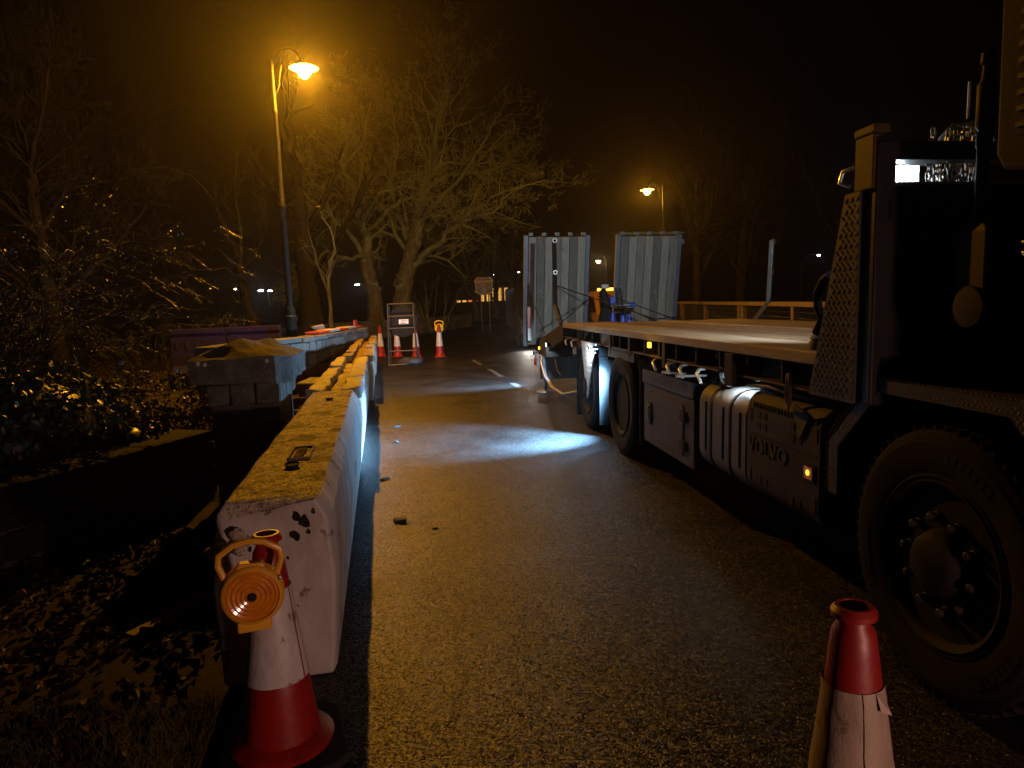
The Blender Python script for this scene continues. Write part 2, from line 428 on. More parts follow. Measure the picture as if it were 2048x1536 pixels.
def np_mesh(name, V, Q, smooth=True):
    me = bpy.data.meshes.new(name)
    w = Q.shape[1]
    me.vertices.add(len(V)); me.vertices.foreach_set('co', np.ascontiguousarray(V, dtype=np.float32).ravel())
    me.loops.add(Q.size); me.loops.foreach_set('vertex_index', np.ascontiguousarray(Q, dtype=np.int32).ravel())
    me.polygons.add(len(Q)); me.polygons.foreach_set('loop_start', np.arange(0, Q.size, w, dtype=np.int32))
    me.polygons.foreach_set('loop_total', np.full(len(Q), w, dtype=np.int32))
    if smooth: me.polygons.foreach_set('use_smooth', np.ones(len(Q), dtype=bool))
    me.update(calc_edges=True); me.validate()
    return me

def leaves_mesh(name, P, size, rng, up=.4, out=None, fold=.25):
    """Folded, pointed leaves (two quads each) at points P."""
    P = np.asarray(P); k = len(P)
    nrm = rng.normal(size=(k, 3)); nrm[:, 2] = nrm[:, 2] * .6 + up
    if out is not None: nrm += out
    nrm /= np.linalg.norm(nrm, axis=1, keepdims=True)
    t = np.cross(nrm, rng.normal(size=(k, 3))); t /= np.linalg.norm(t, axis=1, keepdims=True)
    b = np.cross(nrm, t)
    sz = size * rng.uniform(.55, 1.25, size=(k, 1))
    V = np.stack([P - t * sz * .5, P + b * sz * .38 - t * sz * .05 + nrm * sz * fold * .5, P + t * sz * .6, P - b * sz * .38 - t * sz * .05 + nrm * sz * fold * .5, P + t * sz * .02], axis=1)
    base = (np.arange(k) * 5)[:, None]
    Q = np.concatenate([base + np.array([[0, 1, 2, 4]]), base + np.array([[0, 4, 2, 3]])], axis=1).reshape(-1, 4)
    return np_mesh(name, V.reshape(-1, 3), Q, smooth=False)

# ------------------------------------------------------------------ the lorry's place on the road
T_ORIGIN = Vector((1.005, 6.53, 0)); T_HEAD = R(6.0); T_LEAN = R(1.2)
TW = Vector((math.cos(T_HEAD), math.sin(T_HEAD), 0)); TS = Vector((-math.sin(T_HEAD), math.cos(T_HEAD), 0))
def ground_z(x, y):
    w = (x - T_ORIGIN.x) * TW.x + (y - T_ORIGIN.y) * TW.y
    return -math.tan(T_LEAN) * min(max(w, 0), 6.0)

# ------------------------------------------------------------------ ground, road, verge
def sheet(xs, ys, zf, shift=None):
    mb = MB(); nx, ny = len(xs), len(ys)
    for y in ys:
        for x in xs:
            xx = x + (shift(y) if shift else 0)
            mb.v.append((xx, y, zf(xx, y)))
    for j in range(ny - 1):
        for i in range(nx - 1):
            mb.f.append((j * nx + i, j * nx + i + 1, (j + 1) * nx + i + 1, (j + 1) * nx + i)); mb.mi.append(0)
    return mb

def frange(a, b, n): return [a + (b - a) * i / (n - 1) for i in range(n)]
obj('ground', sheet(frange(-110, 110, 90), frange(-45, 150, 80), lambda x, y: ground_z(x, y) - .05), 'soil', kind='structure')
def road_left(y):            # left edge of the carriageway: straight over the bridge, then bending right
    x = -.75 - .184 * (y - 2.69) - .36
    if y > 22: x += .0075 * (y - 22) ** 2
    return x
ry = frange(-40, 30, 71) + frange(31, 75, 45)
obj('road', sheet([0, .5, 1, 1.5, 2, 2.5, 3, 4, 5, 6, 7, 8, 9, 10.2], ry, ground_z, road_left), 'road', kind='structure')
# faded centre dashes
for (x0, y0, ln) in ((.32, 11.1, 1.9), (-.2, 14.2, 1.9), (-.75, 17.3, 1.9)):
    mb = MB(); d = Vector((-.166, 1, 0)).normalized(); n_ = Vector((d.y, -d.x, 0)) * .055; p = Vector((x0, y0, 0)); q = p + d * ln
    vs = [p - n_, p + n_, q + n_, q - n_]
    mb.add([(v.x, v.y, ground_z(v.x, v.y) + .004) for v in vs], [(0, 1, 2, 3)])
    obj('road_marking', mb, 'paint', kind='structure')

# sealed cracks and a worn patch edge in the surface
for k, pts in enumerate(([(-.28, 2.3), (-.22, 2.6), (-.3, 2.9), (-.27, 3.25), (-.38, 3.6)], [(-1.2, 6.6), (-.6, 6.75), (.1, 6.6), (.7, 6.8)])):
    mb = MB(); fine = []
    for i in range(len(pts) - 1):
        for q in range(8):
            f = q / 8; fine.append((pts[i][0] * (1 - f) + pts[i + 1][0] * f + random.uniform(-.012, .012), pts[i][1] * (1 - f) + pts[i + 1][1] * f + random.uniform(-.01, .01)))
    vs = []
    for i, (x, y) in enumerate(fine):
        w = .008 * random.uniform(.1, 1) * (1 - abs(i / len(fine) - .5)); dx, dy = (w, 0) if k < 1 else (0, w)
        vs += [(x - dx, y - dy, ground_z(x, y) + .003), (x + dx, y + dy, ground_z(x, y) + .003)]
    mb.add(vs, [(2 * i, 2 * i + 1, 2 * i + 3, 2 * i + 2) for i in range(len(fine) - 1)])
    obj('road_crack', mb, 'tar', kind='structure')

# ------------------------------------------------------------------ concrete barriers
BU = Vector((math.sin(R(-10.4)), math.cos(R(-10.4)), 0))
def barrier_root(name, s0, off, label, group='concrete barriers along the road edge'):
    p = Vector((-.75, 2.69, 0)) + BU * s0 + Vector((BU.y, -BU.x, 0)) * off
    return thing(name, label, 'barrier', p, (0, 0, R(10.4)), group)
# local frame: x = 0 at the road-side face (left is negative), y along the barrier, z up
def barrier_body(length, h=.73, w=.45, chamf=.05):
    prof = [(-w, 0), (-.008, 0), (.004, .1), (.026, .4), (.012, h - chamf - .03), (-.03, h), (-w + .06, h), (-w + .02, h - .05), (-w - .01, .4)]
    mb = MB(); n = len(prof); ys = frange(0, length, 60)
    for k, y in enumerate(ys):
        ins = .045 if k in (0, len(ys) - 1) else 0
        for x, z in prof:
            cx = -w / 2
            mb.v.append((cx + (x - cx) * (1 - ins * (1.2 if abs(x - cx) > .1 else 0)), y, z))
    for k in range(len(ys) - 1):
        for i in range(n):
            mb.f.append((k * n + i, k * n + (i + 1) % n, (k + 1) * n + (i + 1) % n, (k + 1) * n + i)); mb.mi.append(1 if i in (5,) else 0)
    mb.f.append(tuple(range(n - 1, -1, -1))); mb.mi.append(0)
    mb.f.append(tuple((len(ys) - 1) * n + i for i in range(n))); mb.mi.append(0)
    return mb

b1 = barrier_root('concrete_barrier', 0, 0, 'white painted concrete barrier with weathered top, chipped end face and lifting holes')
body = obj('body', barrier_body(3.83), ['white_conc', 'conc_top'], b1, bevel=.012)
me = body.data; bm = bmesh.new(); bm.from_mesh(me)
for v in bm.verts:                                  # broken near top corner, ragged arris
    c = v.co
    if c.y < .05 and c.x < -.28 and c.z > .6: c.z -= .1 * (-.28 - c.x) / .15; c.y += .05
    nz = mnoise.noise_vector(c * 4)
    n2 = mnoise.noise_vector(c * 17)
    if c.z > .05: c += Vector((nz.x * .008 + n2.x * .006, nz.y * .012 if c.y > .01 else nz.y * .006, nz.z * .006 + n2.z * .005))
bm.to_mesh(me); bm.free()
# broken lump left on the corner, chips, holes, stamped plate
mb = MB()
for i in range(7):
    a = random.uniform(-.44, -.33); z = .58 + random.uniform(-.06, .05)
    mb.lathe([(0, -.02), (.03, -.012), (.035, .004), (.018, .02), (0, .022)], 7, Matrix.Translation((a, random.uniform(-.004, .02), z)) @ Matrix.Rotation(random.uniform(0, 3), 4, 'X'))
roughen(obj('broken_corner', mb, 'conc_top', b1, smooth=True), .012, 14)
for (x, z, r) in ((-.115, .665, .016), (-.085, .64, .024), (-.125, .59, .021), (-.075, .6, .01), (-.3, .55, .012), (-.05, .68, .01), (-.16, .5, .007), (-.2, .3, .006), (-.15, .2, .008)):
    mb = MB(); k = 9; cz = Matrix.Translation((x, .008, z)) @ Matrix.Rotation(R(90), 4, 'X')
    pr = [(r * random.uniform(.6, 1.25)) for _ in range(k)]
    vs = [cz @ Vector((pr[i] * math.cos(6.28 * i / k) * .75, pr[i] * math.sin(6.28 * i / k) * 1.15, .012)) for i in range(k)] + [cz @ Vector((0, 0, .004))]
    mb.add(vs, [(i, (i + 1) % k, k) for i in range(k)])
    obj('chip', mb, 'dark_hole', b1)
for (x, y, a, b) in ((-.2, .62, .032, .05), (-.2, 3.15, .03, .045)):
    mb = MB(); mb.lathe([(1, .0), (1.12, .004), (1.12, .0065), (.96, .0066), (.9, -.02), (.0, -.03)], 18, Matrix.Translation((x, y, .74)) @ Matrix.Diagonal((a, b, 1, 1)))
    obj('lifting_hole', mb, 'dark_hole', b1)
mb = MB(); y0 = .78
for (xa, xb, ya, yb) in ((-.245, -.135, y0, y0 + .012), (-.245, -.135, y0 + .3, y0 + .312), (-.245, -.237, y0 + .012, y0 + .3), (-.143, -.135, y0 + .012, y0 + .3)):
    mb.box(xa, xb, ya, yb, .727, .742)
for i in range(5): mb.box(-.22, -.22 + random.uniform(.03, .06), y0 + .06 + i * .045, y0 + .075 + i * .045, .727, .74)
obj('stamped_plate', mb, 'conc_brown', b1)

def studded_barrier(s0, length, off, label, side, studm, floorm, n, seed):
    rng = random.Random(seed)
    root = barrier_root('concrete_barrier', s0, off, label)
    obj('body', barrier_body(length, .63, .46), [side, floorm], root, bevel=.012)
    y = .03
    steps = [length / n * rng.uniform(.75, 1.2) for _ in range(n)]; k = (length - .06) / sum(steps)
    for i, st in enumerate(steps):
        st *= k
        for (xa, xb) in ((-.47, -.31), (-.15, .03)):
            j = rng.uniform(-.012, .012)
            mb = MB(); mb.box(xa, xb, y + .025 + j, y + st - .02 + j, .625, .73 + rng.uniform(-.012, .008))
            o = obj('raised_block', mb, [studm], root)
            roughen(o, .034, 6, 4, seed + i + xa, True); o.data.polygons.foreach_set('use_smooth', [True] * len(o.data.polygons))
            b = o.modifiers.new('bevel', 'BEVEL'); b.width = .02; b.segments = 2; b.angle_limit = R(30)
        y += st
    return root
M['stud_white'] = mat('chipped_white_block', (.62, .6, .56), .7, var=(.36, .3, .22), vscale=9, bump=.9, bscale=45, bdist=.008, wear=((.12, .1, .07), 9, .63))
M['stud_brown'] = mat('mossy_brown_block', (.3, .22, .09), .8, var=(.17, .12, .06), vscale=9, bump=1, bscale=45, bdist=.01)
studded_barrier(3.92, 4.7, 0, 'concrete barrier with white painted raised blocks in two rows along its top', 'white_conc', 'stud_white', 'conc_top', 3, 1)
studded_barrier(8.72, 4.6, .07, 'bare brown concrete barrier with raised blocks, abutting the white painted one', 'conc_brown', 'stud_brown', 'conc_brown', 4, 2)
studded_barrier(13.42, 4.9, .1, 'grey sided concrete barrier with brown raised blocks at the cone end of the row', 'conc_grey', 'stud_brown', 'conc_brown', 4, 3)

# ------------------------------------------------------------------ traffic cones and hazard lamps
def cone_profile(h, rb, rt):
    return lambda z: rb + (rt - rb) * (z / h) ** .9
def make_cone(label, group, loc, h=.75, rz=0, torn=False):
    t = thing('traffic_cone', label, 'traffic cone', loc, (0, 0, rz), group)
    rb, rt = .135, .04
    fr = cone_profile(h, rb, rt)
    base = MB(); base.prism([(-.2, -.15), (-.15, -.2), (.15, -.2), (.2, -.15), (.2, .15), (.15, .2), (-.15, .2), (-.2, .15)], 'z', .0, .035)
    obj('base', base, 'rubber', t, bevel=.008)
    mb = MB()
    prof = [(rb + .03, .036), (rb + .032, .05), (rb + .012, .065)] + [(fr(z * h), z * h) for z in (.1, .2, .3, .36)] + [(fr(.365 * h) - .001, .365 * h)] + \
           [(fr(z * h), z * h) for z in (.5, .74, .78, .86, .92)] + [(rt - .004, h * .945), (rt - .005, h * .96), (rt + .008, h * .968), (rt + .009, h * .985), (rt, h), (rt - .008, h), (rt - .01, h * .9), (rt - .012, h * .6)]
    mb.lathe(prof, 32); obj('body', mb, 'cone_dark' if torn else 'cone_red', t, smooth=True)
    mb = MB(); z0, z1 = .36 * h, .765 * h
    mb.lathe([(fr(z0 + (z1 - z0) * i / 9) + .004, z0 + (z1 - z0) * i / 9) for i in range(10)], 32)
    mb.f = mb.f[:-2]; mb.mi = mb.mi[:-2]
    o = obj('reflective_sleeve', mb, 'sleeve_dimmed' if torn else 'sleeve', t, smooth=True); roughen(o, .0025, 22)
    mb = MB()
    for i in range(9):
        za, zb = z0 + (z1 - z0) * i / 9, z0 + (z1 - z0) * (i + 1) / 9
        ra, rb_ = fr(za) + .0075, fr(zb) + .0075; a = R(-38); w = R(2.2)
        mb.add([(ra * math.cos(a), ra * math.sin(a), za), (ra * math.cos(a + w), ra * math.sin(a + w), za), (rb_ * math.cos(a + w), rb_ * math.sin(a + w), zb), (rb_ * math.cos(a), rb_ * math.sin(a), zb)], [(0, 1, 2, 3)])
    obj('sleeve_seam', mb, 'cone_red' if not torn else 'sleeve_dimmed', t)
    if torn:
        mb = MB(); a = R(-12); r_ = fr(z1) + .006
        mb.add([(r_ * math.cos(a), r_ * math.sin(a), z1), (r_ * math.cos(a + .35), r_ * math.sin(a + .35), z1 - .006), ((r_ + .022) * math.cos(a + .3), (r_ + .022) * math.sin(a + .3), z1 - .045), ((r_ + .012) * math.cos(a + .02), (r_ + .012) * math.sin(a + .02), z1 - .035)], [(0, 1, 2, 3)])
        obj('torn_flap', mb, 'sleeve_dimmed', t)
    return t

def make_hazard_lamp(label, loc, rz, back=False, lens='amber_lens', bodym='amber_plastic', group=None):
    """Battery hazard lamp: round lens head with a carrying handle over it; local -y is the lens side."""
    t = thing('hazard_lamp', label, 'hazard lamp', loc, (0, 0, rz), group)
    rx = Matrix.Rotation(R(90), 4, 'X')
    mb = MB(); mb.lathe([(.088, -.03), (.094, -.024), (.094, .02), (.088, .03), (.08, .034), (.078, .024), (.07, .024)], 40, rx)
    obj('housing', mb, bodym, t, smooth=True)
    mb = MB(); mb.lathe([(.0772, .0235)] + [(.0772 - i * .0068, .0285 + (.002 if i % 2 else -.001) + .004 * i / 10) for i in range(10)] + [(.01, .034), (0, .03)], 40, rx)
    obj('lens', mb, lens, t, smooth=False)
    mb = MB(); mb.lathe([(.013, .03), (.014, .037), (.009, .042), (0, .042)], 16, rx); obj('lens_boss', mb, 'dark_hole', t, smooth=True)
    pts = [(-.074, 0, .05), (-.092, 0, .1), (-.088, 0, .13), (-.045, 0, .158), (0, 0, .166), (.045, 0, .158), (.088, 0, .13), (.092, 0, .1), (.074, 0, .05)]
    mb = MB(); mb.tube(pts, .0105, 8); obj('handle', mb, bodym, t, smooth=True)
    mb = MB(); mb.prism([(-.055, .06), (.055, .06), (.035, .1), (-.035, .1)], 'y', -.02, .02); obj('neck', mb, bodym, t, bevel=.006)
    mb = MB(); mb.box(-.05, .05, -.025, .04, -.115, -.08); obj('battery_box', mb, bodym, t, bevel=.006)
    mb = MB(); mb.lathe([(.005, 0), (.008, .004), (.006, .008), (0, .009)], 8, Matrix.Translation((.083, -.02, .045)) @ rx); obj('bolt', mb, 'steel', t)
    return t

make_cone('red and white cone carrying an amber lamp, before the chipped barrier end', 'traffic cones', (-.815, 2.2, 0), .75, R(20))
make_hazard_lamp('dull amber hazard lamp with handle on the cone at the barrier end', (-.828, 2.08, .6), R(18))
make_cone('red and white cone with torn sleeve standing beside the lorry front wheel', 'traffic cones', (.745, 1.5, 0), .75, R(-60), True)
FAR = 'red and white cone standing behind the metal sign frame'
make_cone('red and white cone tucked against the far end of the barriers', 'traffic cones', (-4.0, 21.6, 0), .98, .3)
make_cone(FAR, 'cones behind the sign frame', (-3.42, 21.2, 0), .98, .8)
make_cone(FAR, 'cones behind the sign frame', (-2.75, 20.4, 0), .98, .1)
make_cone('pale red and white cone with a yellow lamp on it in the open road', 'traffic cones', (-2.05, 20.3, 0), .98, .5)
hl = make_hazard_lamp('bright yellow hazard lamp on the cone in the open road', (-2.05, 20.42, .86), R(4), bodym='yellow_plastic', lens='yellow_plastic')
hl.scale = (1.35, 1.35, 1.35)

# ------------------------------------------------------------------ metal sign frame seen from behind, with sandbag
a = thing('sign_frame', 'folding metal road sign stood back to front with a round black board', 'road sign', (-2.82, 18.35, 0), (0, 0, R(4)))
mb = MB()
def bar(mb, p, q, r=.02): mb.tube([p, q], r, 4)
for s in (-1, 1):
    leg = MB(); bar(leg, (s * .36, -.22, .0), (s * .33, .02, 1.62)); obj('leg', leg, 'dark_frame', a)
    leg = MB(); bar(leg, (s * .36, .42, .0), (s * .3, .06, 1.55)); obj('leg', leg, 'dark_frame', a)
for z, y, w in ((1.6, .02, .34), (1.28, -.03, .33), (.97, -.07, .34), (.38, -.16, .36), (.03, -.215, .37)):
    cb = MB(); bar(cb, (-w, y, z), (w, y, z), .017); obj('crossbar', cb, 'dark_frame', a)
mb = MB(); tilt = Matrix.Translation((.02, .16, 1.13)) @ Matrix.Rotation(R(90 - 9), 4, 'X')
mb.lathe([(.40, -.006), (.405, 0), (.40, .006)], 40, tilt); obj('round_board', mb, 'signback', a, smooth=True)
mb = MB(); mb.box(-.125, .125, -.06, .06, .0075, .011, mtx=tilt @ Matrix.Translation((.03, -.0, 0)))
lb = obj('sticker', mb, 'label', a)
mb = MB()
for i, (x0, x1) in enumerate(((-.08, .1), (-.06, .02), (-.09, .06))): mb.box(x0, x1, .025 - i * .035 - .008, .025 - i * .035 + .008, .0113, .0125, mtx=tilt @ Matrix.Translation((.03, 0, 0)))
obj('printed_lines', mb, 'print_ink', lb)
mb = MB(); mb.lathe([(0, -.09), (.22, -.085), (.3, -.03), (.28, .05), (.16, .095), (0, .1)], 22, Matrix.Translation((-2.62, 18.3, .09)) @ Matrix.Diagonal((1.15, .6, 1, 1)))
roughen(obj('sandbag', mb, 'sandbag', smooth=True, label='black sandbag slumped across the foot of the sign frame', cat='sandbag'), .05, 5)

# ------------------------------------------------------------------ street lamps
def street_lamp(label, loc, h, side, power, glow, col=SODIUM, group='street lamps', reach=.66, rz=0, detail=True):
    """Swan-neck column; the lantern hangs on the +x side (side=1) or -x side."""
    t = thing('street_lamp', label, 'street lamp', loc, (0, 0, rz), group)
    n = 16 if detail else 8
    mb = MB(); mb.lathe([(.15, 0), (.15, .06), (.12, .1), (.115, 1.3), (.135, 1.33), (.135, 1.4), (.1, 1.44), (.11, 1.5), (.075, 1.62)], n); obj('base', mb, 'lamp_paint', t, smooth=True)
    mb = MB(); mb.lathe([(.066, 1.6), (.062, h * .55), (.075, h * .555), (.075, h * .565), (.055, h * .57), (.048, h * .84), (.06, h * .845), (.06, h * .852), (.044, h * .857), (.04, h), (.05, h + .01), (.02, h + .05), (0, h + .09)], n); obj('column', mb, 'lamp_paint', t, smooth=True)
    pts = [(0, 0, h - .4)]
    for i in range(13):
        a_ = math.pi * i / 12
        pts.append((side * (reach / 2 - .04 - (reach / 2 - .04) * math.cos(a_) + .04 * i / 12 * 2), 0, h - .25 + .48 * math.sin(a_) + .04 * i / 12))
    mb = MB(); mb.tube(pts, .022, 8); mb.tube([(side * .03, 0, h - .7), (side * .12, 0, h - .5), (side * .16, 0, h - .25), (side * .22, 0, h)], .012, 6)
    obj('bracket', mb, 'lamp_paint', t, smooth=True)
    lx, lz = side * reach, h - .15
    mb = MB(); T = Matrix.Translation((lx, 0, lz))
    mb.lathe([(.03, .16), (.05, .1), (.1, .075), (.16, .055), (.29, .01), (.3, -.005), (.28, -.003), (.14, .03), (.1, .035)], 28, T); hd = obj('lantern_hood', mb, 'lamp_paint', t, smooth=True)
    mb = MB(); mb.lathe([(.285, -.006), (.14, .02), (.1, .025), (0, .026)], 28, T @ Matrix.Translation((0, 0, -.002))); obj('reflector', mb, 'lamp_under', hd, smooth=True)
    mb = MB(); mb.lathe([(.15, -.01), (.15, -.06), (.11, -.14), (.05, -.2), (0, -.215)], 20, T); obj('bowl', mb, glow, t, smooth=True)
    if power: add_light('POINT', 'street_lamp_light', (lx, 0, lz - .1), power, col, t, .06)
    return t
street_lamp('tall street lamp with glowing orange lantern behind the broken bridge wall', (-4.65, 15, 0), 6.6, 1, P_LAMP1, 'glow_main')
street_lamp('orange street lamp standing behind the raised loading ramps', (6.65, 30, -.2), 6.35, -1, P_LAMP2, 'glow_far')
street_lamp('small distant orange street lamp seen between the two ramps', (8.4, 60, -.2), 5.2, -1, 300, 'glow_warm', (1, .6, .25))

def far_lamp(label, loc, h, glow, arm=-.9, group='distant lights', power=0, col=(1, .9, .8), r=.09):
    t = thing('lamp_post', label, 'lamp post', loc, (0, 0, 0), group)
    mb = MB(); mb.tube([(0, 0, 0), (0, 0, h * .8), (arm * .15, 0, h * .93), (arm * .5, 0, h), (arm, 0, h)], [.07, .05, .04, .035, .03], 6); obj('post', mb, 'lamp_paint', t, smooth=True)
    mb = MB(); mb.prism([(arm - .25, h - .03), (arm + .2, h - .03), (arm + .15, h + .07), (arm - .2, h + .07)], 'y', -.1, .1); obj('lamp_head', mb, 'lamp_paint', t)
    mb = MB(); mb.lathe([(r, -.02), (r * .9, -.07), (0, -.12)], 10, Matrix.Translation((arm, 0, h - .03))); obj('bowl', mb, glow, t, smooth=True)
    if power: add_light('POINT', 'lamp_post_light', (arm, 0, h - .12), power, col, t, .06)
    return t
far_lamp('white street lamp on a curved arm beyond the rail fence', (18.7, 45, -.3), 4.15, 'glow_white', 1.1)
far_lamp('pair of distant white lamps among the trees, the left one', (-1.0, 105, 0), 6.1, 'glow_white', -.9, r=.16)['label'] = 'distant white lamp post just right of the town sign'
far_lamp('distant white lamp post beside the edge of the left ramp', (2.6, 105, 0), 6.3, 'glow_warm', -.9, r=.14)
far_lamp('distant lamp post with cold white glow left of the street lamp column', (-25.4, 75, 0), 4.15, 'glow_white', -.8, r=.28, power=60, col=COOL)
far_lamp('second distant cold white lamp post next to its twin behind the column', (-24.4, 75, 0), 4.1, 'glow_white', -.8, r=.24)
far_lamp('distant cold white lamp post seen between the tree trunks', (-14.1, 70, 0), 4.15, 'glow_white', -.8, r=.22, power=40, col=COOL)
far_lamp('tiny warm lamp post deep in the dark thicket', (-24.9, 66, 0), 4.1, 'glow_warm', -.5, r=.1)
far_lamp('tiny yellow lamp post deep in the dark thicket beside the purple barrier', (-22.3, 60, 0), 3.85, 'glow_far', -.8, r=.09)

# ------------------------------------------------------------------ masonry
def stone_wall(name, label, path, h, th, course=.19, seed=3, mats=('wallstone', 'wallstone2'), coping=True, cut=.42, group=None, drop=None, maxlen=None):
    """A wall along PATH: a mortar core with every face stone and coping stone its own block."""
    rng = random.Random(seed)
    root = thing(name, label, 'wall', (0, 0, 0), (0, 0, 0), group)
    core = MB(); count = 0
    cap_h = .1 if coping else 0
    shared = []
    for v in range(10):
        mb = MB(); mb.box(-.5, .5, -.5, .5, -.5, .5)
        me_ = mb.mesh('stone'); bm = bmesh.new(); bm.from_mesh(me_)
        bmesh.ops.bevel(bm, geom=list(bm.edges), offset=.07, segments=1, affect='EDGES')
        for q in bm.verts: q.co += Vector((rng.uniform(-.035, .035), rng.uniform(-.05, .05), rng.uniform(-.05, .05)))
        bm.to_mesh(me_); bm.free(); me_.materials.append(M[mats[v % 2]]); shared.append(me_)
    for i in range(len(path) - 1):
        p, q = Vector((*path[i], 0)), Vector((*path[i + 1], 0)); d = q - p; ln = d.length; d.normalize(); n_ = Vector((d.y, -d.x, 0)); ang = math.atan2(d.y, d.x)
        mtx = Matrix.Translation(p) @ Matrix.Rotation(ang, 4, 'Z')
        core.box(-.02, ln + .02, -th / 2 + .02, th / 2 - .02, -.1, h - cap_h - .004, mtx=mtx)
        rows = max(1, round((h - cap_h) / course)); ch = (h - cap_h) / rows
        for r_ in range(rows):
            x = -rng.uniform(0, cut * .5)
            while x < ln:
                w = cut * rng.uniform(.65, 1.35); xa, xb = max(x, 0), min(x + w, ln); x += w
                if xb - xa < .08: continue
                for s in (1, -1):
                    if maxlen and count > maxlen: break
                    o = bpy.data.objects.new('stone', rng.choice(shared)); COL.objects.link(o); o.parent = root; count += 1
                    o.matrix_local = mtx @ Matrix.Translation(((xa + xb) / 2, -s * (th / 2 - .01), (r_ + .5) * ch)) @ Matrix.Diagonal((xb - xa - .014, .07, ch - .014, 1))
        if coping:
            x = 0
            while x < ln - .05:
                w = min(cut * 1.7 * rng.uniform(.8, 1.2), ln - x)
                o = bpy.data.objects.new('coping_stone', rng.choice(shared)); COL.objects.link(o); o.parent = root
                o.matrix_local = mtx @ Matrix.Translation((x + w / 2, 0, h - cap_h / 2 + rng.uniform(-.008, .008))) @ Matrix.Rotation(rng.uniform(-.012, .012), 4, 'Y') @ Matrix.Diagonal((w - .012, th + .07, cap_h, 1))
                x += w
    obj('core', core, 'mortar', root)
    return root
stone_wall('parapet_wall', 'mossy broken bridge wall carrying a fallen red and white board', [(-4.85, 11.1), (-4.05, 14.0), (-4.15, 19.7)], 1.0, .34, .24, 3, cut=.5)
stone_wall('roadside_wall', 'grey stone wall curving along the far side below the bare trees', [(-9.6, 33.5), (-7.1, 38.3), (-5.3, 41.3), (-4.35, 45.2), (-2.95, 51.6)], .92, .4, .24, 5, cut=.8)
stone_wall('approach_wall', 'low dark stone wall running from the stone pier into ivy', [(-2.72, 5.95), (-3.0, 4.9), (-3.6, 3.4)], .5, .3, .2, 8, cut=.4, mats=('wallstone_dark', 'wallstone_dark'))

pier = thing('stone_pier', 'bridge end pier with a heavy peaked stone cap beside the barrier', 'pier', (-1.83, 5.52, 0), (0, 0, R(10.4)))
mb = MB(); mb.box(-.55, -.03, .06, .9, -.05, .755); obj('shaft', mb, 'wallstone', pier, bevel=.01)
xs = [-.57, -.39, -.2, .0]
for i in range(3):
    mb = MB(); mb.box(xs[i] + .008, xs[i + 1] - .008, -.005 if i != 1 else .002, .34, .757, .925); o = obj('course_stone', mb, 'stone', pier); roughen(o, .014, 5, 2, i); o.modifiers.new('b', 'BEVEL').width = .012
for i, (ya, yb) in enumerate(((.35, .68), (.69, .97))):
    for xa, xb in ((-.57, -.29), (-.28, .0)):
        mb = MB(); mb.box(xa, xb, ya, yb, .757, .922); o = obj('course_stone', mb, 'stone', pier); roughen(o, .014, 5, 2, i + 9); o.modifiers.new('b', 'BEVEL').width = .012
mb = MB(); x0, x1, y0, y1 = -.65, .09, -.09, 1.04
vs = [(x0, y0, .928), (x1 - .1, y0, .928), (x1, y0 + .14, .928), (x1, y1, .928), (x0, y1, .928), (x0, y0, 1.13), (x1 - .12, y0 + .01, 1.13), (x1 - .01, y0 + .16, 1.11), (x1, y1, 1.12), (x0, y1, 1.13), (-.33, .3, 1.26), (-.16, .62, 1.25)]
mb.add(vs, [(4, 3, 2, 1, 0), (0, 1, 6, 5), (1, 2, 7, 6), (2, 3, 8, 7), (3, 4, 9, 8), (4, 0, 5, 9)], 0)
mb.add(vs, [(5, 6, 10), (6, 7, 11), (6, 11, 10), (7, 8, 11), (8, 9, 11), (9, 5, 10), (9, 10, 11)], 1)
o = obj('cap_stone', mb, ['stone', 'stone_top'], pier); roughen(o, .03, 5, 6, 4)
for i, (x, y, z) in enumerate(((-.58, -.1, 1.1), (-.53, -.1, 1.095), (-.08, -.09, 1.1))):
    mb = MB(); mb.lathe([(0, 0), (.018, .002), (.012, .012), (0, .014)], 8, Matrix.Translation((x, y, z)) @ Matrix.Rotation(R(80), 4, 'X')); obj('lichen_spot', mb, 'label', pier)

rng0 = random.Random(11)
for i, (x, y, sx, sy, sz, rz) in enumerate(((-3.35, 10.6, .5, .3, .2, .3), (-3.5, 12.6, .6, .4, .28, -.4), (-2.75, 9.2, .36, .25, .2, .9), (-3.05, 11.6, .4, .3, .2, 1.4), (-2.6, 8.2, .3, .22, .16, .2), (-3.7, 9.6, .42, .3, .22, 2.2), (-2.95, 10.1, .3, .2, .14, .6), (-4.3, 15.9, .28, .22, .2, .5))):
    mb = MB(); mb.box(-sx / 2, sx / 2, -sy / 2, sy / 2, -.03, sz)
    z = .98 if i == 7 else -.02
    o = obj('rubble_stone', mb, 'wallstone2' if i % 2 else 'stone_top', loc=(x, y, z), rot=(rng0.uniform(-.2, .2), rng0.uniform(-.2, .2), rz), label='loose stone resting on top of the broken bridge wall' if i == 7 else 'loose fallen wall stone lying between the barriers and the broken wall',
            cat='stone', group=None if i == 7 else 'fallen wall stones')
    roughen(o, .04, 5, 2, i); o.modifiers.new('b', 'BEVEL').width = .02

pk = thing('barrier_board', 'red and white plastic board lying along the broken bridge wall', 'board', (-4.1, 14.6, 1.02), (0, 0, R(1.2)))
for i in range(5):
    mb = MB(); mb.box(-.16, .16, i * .95, (i + 1) * .95 - .003, .0, .045 + .012 * (i % 2)); obj('band', mb, 'barrier_red' if i % 2 == 0 else 'barrier_white', pk, bevel=.01)
mb = MB(); mb.box(-.02, .02, 4.4, 4.76, .06, .2); obj('foot', mb, 'barrier_red', pk, bevel=.008)

